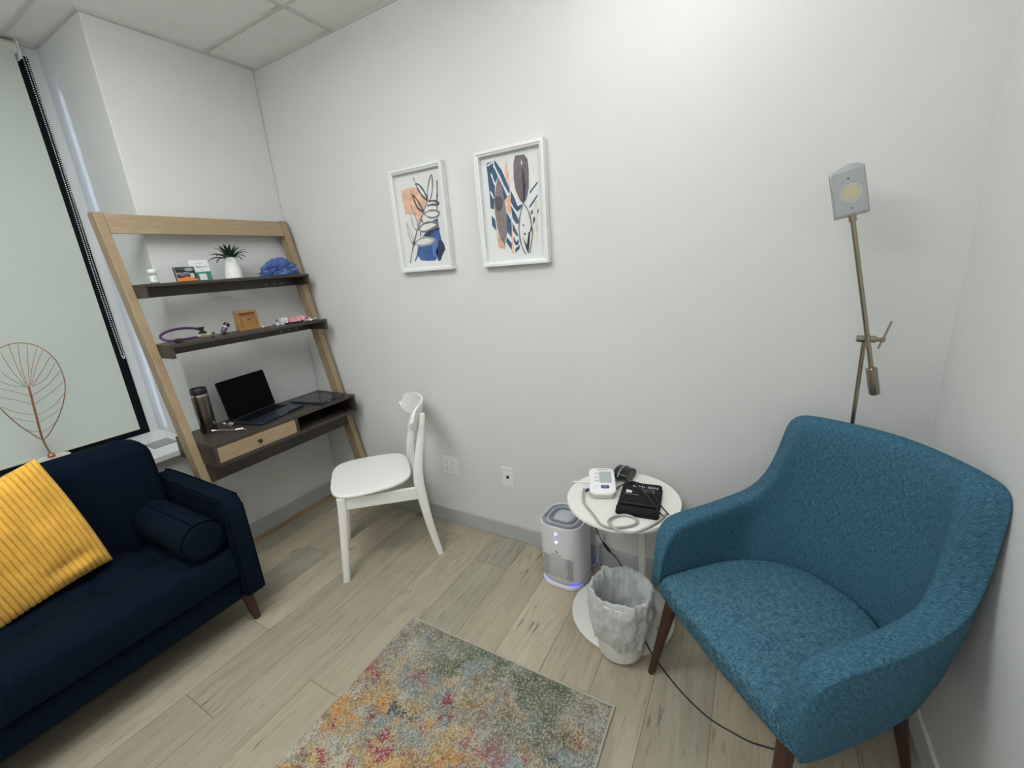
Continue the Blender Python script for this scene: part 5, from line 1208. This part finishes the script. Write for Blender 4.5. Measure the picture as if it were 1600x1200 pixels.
#      outer top             inner top              outer bottom            inner bottom
ST = [((.270, -.002, .425), (.236, -.004, .430), (.294, .018, .345), (.246, .012, .400)),
      ((.282, .004, .480), (.238, .004, .486), (.299, .036, .345), (.248, .030, .412)),
      ((.300, .020, .560), (.240, .022, .566), (.302, .060, .345), (.250, .060, .415)),
      ((.315, .055, .605), (.244, .060, .612), (.303, .100, .345), (.251, .100, .415)),
      ((.323, .120, .614), (.249, .130, .622), (.303, .150, .345), (.253, .150, .415)),
      ((.325, .220, .616), (.252, .215, .626), (.301, .220, .345), (.254, .210, .415)),
      ((.326, .340, .630), (.254, .305, .640), (.298, .305, .345), (.246, .290, .415)),
      ((.317, .435, .652), (.250, .385, .660), (.288, .385, .345), (.226, .350, .415)),
      ((.309, .482, .742), (.243, .430, .745), (.268, .450, .345), (.200, .400, .415)),
      ((.300, .508, .850), (.236, .458, .850), (.244, .490, .345), (.176, .434, .415)),
      ((.296, .522, .905), (.232, .474, .903), (.222, .510, .345), (.158, .450, .415)),
      ((.276, .540, .932), (.218, .490, .930), (.200, .526, .345), (.138, .466, .415)),
      ((.235, .565, .937), (.195, .512, .935), (.165, .540, .345), (.110, .482, .415)),
      ((.150, .606, .934), (.130, .548, .932), (.100, .553, .345), (.070, .495, .415)),
      ((.0, .632, .940), (.0, .572, .938), (.0, .560, .345), (.0, .503, .415))]
def lerp3(a, b_, q): return Vector(a)*(1-q)+Vector(b_)*q
def sta(row, sgn, idx):
    kx = sgn*(0.955 if sgn < 0 and idx >= 8 else 1.0)
    ot, it, ob_, ib = [Vector((p[0]*kx, p[1], p[2])) for p in row]
    cu = Vector((0, 0.22, 0)); 
    def out(p, q, amt):
        d = Vector((p.x, p.y-0.22, 0)); d = d.normalized() if d.length > 0 else d
        return p + d*amt
    r = [ob_, out(lerp3(ob_, ot, 0.30), 0, 0.010), out(lerp3(ob_, ot, 0.62), 0, 0.010), out(lerp3(ob_, ot, 0.90), 0, 0.004), ot,
         lerp3(ot, it, 0.5)+Vector((0, 0, 0.008)), it, lerp3(it, ib, 0.20), lerp3(it, ib, 0.42), lerp3(it, ib, 0.75), ib]
    r[8] = out(r[8], 0, 0.006 if idx >= 7 else 0.0)
    return r
bm = BM(); rings = []
for i, row in enumerate(ST[:-1]): rings.append(sta(row, -1, i))
rings.append(sta(ST[-1], 1, 14))
for i, row in reversed(list(enumerate(ST[:-1]))): rings.append(sta(row, 1, i))
R = loft(bm, rings)
uvl = bm.loops.layers.uv.new('UVMap'); UVM = {}
arc = [0.0]
for p, q in zip(rings, rings[1:]): arc.append(arc[-1] + (Vector(p[4])-Vector(q[4])).length)
for i, rg in enumerate(rings):
    s_ = 0.0
    for k in range(11):
        if k: s_ += (Vector(rg[k])-Vector(rg[k-1])).length
        UVM[R[i][k]] = (arc[i], rg[k][2] if k < 5 else rg[4][2] + (Vector(rg[5])-Vector(rg[4])).length + sum((Vector(rg[j])-Vector(rg[j-1])).length for j in range(6, k+1)))
for f in bm.faces:
    for l in f.loops: l[uvl].uv = UVM[l.vert]
cl_ = bm.edges.layers.float.new('crease_edge')
for a, b_ in zip(R, R[1:]):
    for k, c in ((0, 0.7), (4, 0.55), (10, 0.6), (6, 0.0)):
        e = bm.edges.get((a[k], b_[k]))
        if e: e[cl_] = c
for rg in (R[0], R[-1]):
    for k in range(11):
        e = bm.edges.get((rg[k], rg[(k+1) % 11]))
        if e: e[cl_] = 0.75
shell = obj('shell', bm, TEAL, t, sub=3)
# piping-like seam along the outer top edge
for sg in (-1, 1):
    pts = [Vector((r[0][0]*sg, r[0][1], r[0][2])) + Vector((0.0015*sg, -0.001, 0.0005)) for r in ST[:7]]
    pts = [Vector((0.290*sg, 0.016, 0.350)), Vector((0.276*sg, 0.003, 0.395))] + pts
seat_c = [(p[3][0], p[3][1]) for p in ST]
def seat_ring(k, z, crown=0.0, fz=0.0):
    half = [(0.246, 0.000), (0.249, 0.045), (0.252, 0.13), (0.254, 0.20), (0.246, 0.285), (0.226, 0.350), (0.200, 0.400), (0.170, 0.440), (0.132, 0.470), (0.070, 0.495), (0.0, 0.503)]
    pts = [(x, y) for x, y in half] + [(-x, y) for x, y in reversed(half[:-1])]
    front = [(-0.246+0.492*q/8, -0.010*math.sin(PI*q/8)) for q in range(1, 8)]
    pts = pts + front
    out = []
    for x, y in pts:
        X, Y = x*k, 0.21+(y-0.21)*k
        out.append((X, Y, z + crown))
    return out
bm = BM(); rg = []
for k, z in ((0.9, 0.345), (1.0, 0.345), (1.012, 0.352), (1.02, 0.385), (1.012, 0.415), (0.985, 0.432), (0.93, 0.439), (0.80, 0.444), (0.60, 0.448), (0.35, 0.450), (0.12, 0.451)):
    pts = seat_ring(k, z)
    if z < 0.42: pts = [(x*(1+0.16*(0.43-z)/0.085 if y < 0.06 else 1.0), y + (0.018*(0.43-z)/0.085 if y < 0.03 else 0), zz) for x, y, zz in pts]
    rg.append(pts)
loft(bm, rg)
obj('seat', bm, TEALS, t, sub=1)
obj('underside', pr([(0.27, 0.05), (0.285, 0.2), (0.275, 0.38), (0.18, 0.52), (0, 0.54), (-0.18, 0.52), (-0.275, 0.38), (-0.285, 0.2), (-0.27, 0.05)], 0.338, 0.35, lambda u, v, d: (u, v, d)), BLACK, t, smooth=False)
for sg in (-1, 1):
    obj('leg', tb([(0.232*sg, 0.055, 0.355), (0.262*sg, -0.012, 0.0)], [0.0235, 0.0115], 20), WALNUT, t)
    obj('leg', tb([(0.205*sg, 0.430, 0.355), (0.238*sg, 0.505, 0.0)], [0.0235, 0.0115], 20), WALNUT, t)
SEAM = mat('teal_seam', (0.006, 0.030, 0.045), 0.9)
for sg in (-1, 1):
    P = [(.290, .018, .352), (.277, .006, .39), (.268, .002, .425), (.279, .018, .478), (.2955, .042, .547), (.3115, .092, .590), (.3235, .200, .6075), (.3265, .330, .626), (.3185, .436, .654)]
    pass

# ================================================================ FLOOR LAMP
LX, LY = 0.303, 1.655
t = thing('floor_lamp', 'brushed metal floor lamp with square head behind the teal armchair', 'lamp', (LX, LY, 0))
obj('base', lt([(0, 0), (0.108, 0), (0.110, 0.003), (0.110, 0.014), (0.106, 0.018), (0.014, 0.019), (0.011, 0.024), (0, 0.024)], 48), NICKEL, t)
obj('pole', tb([(0.004, 0, 0.02), (-0.004, 0, 1.205)], 0.0062, 16), NICKEL, t)
obj('clamp', tb([(-0.026, -0.014, 1.201), (0.022, -0.014, 1.199)], 0.0105, 16), NICKEL, t, bevel=0.001, seg=1)
obj('clamp_neck', tb([(0.022, -0.014, 1.199), (0.042, -0.014, 1.197)], 0.0065, 14), NICKEL, t)
obj('handle', tb([(0.028, -0.022, 1.172), (0.050, -0.018, 1.254)], 0.0030, 10), NICKEL, t)
top = Vector((-0.078, -0.028, 1.556)); bot = Vector((0.036, -0.028, 1.030)); dd = (top-bot).normalized()
obj('arm', tb([bot+dd*0.01, top], 0.0066, 16), NICKEL, t)
obj('counterweight', tb([bot, bot+dd*0.004, bot+dd*0.085], [0.0125, 0.0142, 0.0142], 20), NICKEL, t, bevel=0.001, seg=1)
obj('swivel', tb([top-dd*0.012, top+dd*0.022], 0.0098, 16), NICKEL, t, bevel=0.001, seg=1)
HM = frame_mx((-0.093, -0.032, 1.626), (1, -0.03, 0.20), (-0.20, 0.08, 1))
LH = mat('lamp_housing', (0.40, 0.41, 0.42), 0.35, 0.7)
w, h = 0.040, 0.066
prof = [(-w, -h), (w, -h), (w, h-0.004), (w*0.6, h+0.006), (0, h+0.010), (-w*0.6, h+0.006), (-w, h-0.004)]
hd = obj('head', pr(prof, -0.034, 0.0, lambda u, v, d: HM @ Vector((u, v, -d-0.034))), LH, t, bevel=0.002, seg=2)
obj('diffuser', pr([(x*0.93, y*0.90-0.002) for x, y in [(-w, -h), (w, -h), (w, h), (-w, h)]], 0.0, 0.003, lambda u, v, d: HM @ Vector((u, v, d))), mat('frosted_plastic', (0.33, 0.345, 0.355), 0.3), hd, smooth=False, bevel=0.001)
obj('led_disc', lt([(0, 0.003), (0.021, 0.003), (0.021, 0.0038), (0, 0.0042)], 36, mx=HM @ Matrix.Translation((0.003, -0.004, 0))), mat('led_phosphor', (0.45, 0.42, 0.27), 0.5), hd)
obj('led_ring', tb([HM @ Vector((0.003+0.024*math.cos(a), -0.004+0.024*math.sin(a), 0.003)) for a in [2*PI*k/36 for k in range(36)]], 0.0010, 6, closed=True), mat('ring_pale', (0.60, 0.62, 0.62), 0.3), hd)
for v in (0.036, -0.046): obj('screw', lt([(0, 0.003), (0.0022, 0.003), (0.0022, 0.0042), (0, 0.0045)], 10, mx=HM @ Matrix.Translation((0, v, 0))), BLACK, hd)
# lamp cord: down the wall behind the table, along the floor, under the armchair
t = thing('lamp_cord', 'thin black lamp cord with inline switch running past the bin under the armchair', 'cord', (-0.5, 1.6, 0))
CP = [(-0.66, 1.745, 0.37), (-0.625, 1.725, 0.32), (-0.596, 1.70, 0.261), (-0.558, 1.70, 0.180), (-0.526, 1.70, 0.145), (-0.476, 1.70, 0.088), (-0.445, 1.66, 0.022), (-0.405, 1.57, 0.0152), (-0.35, 1.47, 0.0152), (-0.295, 1.395, 0.0152), (-0.262, 1.352, 0.0130), (-0.240, 1.334, 0.0035), (-0.161, 1.264, 0.0035), (-0.096, 1.218, 0.0035), (-0.035, 1.187, 0.0035), (0.029, 1.173, 0.0035), (0.101, 1.168, 0.0035), (0.20, 1.20, 0.0035), (0.30, 1.32, 0.0035), (0.34, 1.48, 0.0035), (0.32, 1.552, 0.0045)]
lo = Vector((-0.5, 1.6, 0))
obj('cord', tb([p-lo for p in spline(CP, 8)], 0.0026, 8), BLACK, t)
obj('inline_switch', tb([Vector(p)-lo for p in ((-0.560, 1.70, 0.184), (-0.548, 1.70, 0.169), (-0.532, 1.70, 0.150), (-0.520, 1.70, 0.138))], [0.004, 0.0075, 0.0075, 0.004], 12), BLACK, t)

# ================================================================ RUG
bm = BM(); RX0, RX1, RY1, RY0 = -1.248, -0.328, 1.088, -0.35
t = thing('area_rug', 'abstract multicoloured rug with orange, magenta and green speckled pile', 'rug', (RX0, RY1, 0))
NXr, NYr = 92, 140; G = []
for i in range(NXr+1):
    r = []
    for j in range(NYr+1):
        x = (RX1-RX0)*i/NXr; y = -(RY1-RY0)*j/NYr
        e = 0.0035*noise.noise(Vector((0, y*5, 3))) if i in (0, NXr) else 0
        e2 = 0.003*noise.noise(Vector((x*6, 0, 8))) if j in (0, NYr) else 0
        z = 0.0085 + 0.0010*noise.noise(Vector((x*3, y*3, 0)))
        if i in (0, NXr) or j in (0, NYr): z = 0.004
        r.append(bm.verts.new(Vector((x+e, y+e2, z))))
    G.append(r)
for i in range(NXr):
    for j in range(NYr): bm.faces.new((G[i][j], G[i+1][j], G[i+1][j+1], G[i][j+1]))
obj('pile', bm, RUG, t)
bw = mat('rug_binding', (0.44, 0.40, 0.32), 0.9, bump=0.5, bscale=500)
rim = [(0, 0), (RX1-RX0, 0), (RX1-RX0, -(RY1-RY0)), (0, -(RY1-RY0))]; pts = []
for (x0, y0), (x1, y1) in zip(rim, rim[1:]+rim[:1]):
    for k in range(40):
        q = k/40; x = x0+(x1-x0)*q; y = y0+(y1-y0)*q
        pts.append((x + (0.003*noise.noise(Vector((0, y*5, 3))) if x0 == x1 else 0), y + (0.0025*noise.noise(Vector((x*6, 0, 8))) if y0 == y1 else 0), 0.0045))
obj('binding', tb(pts, 0.0043, 8, closed=True), bw, t)
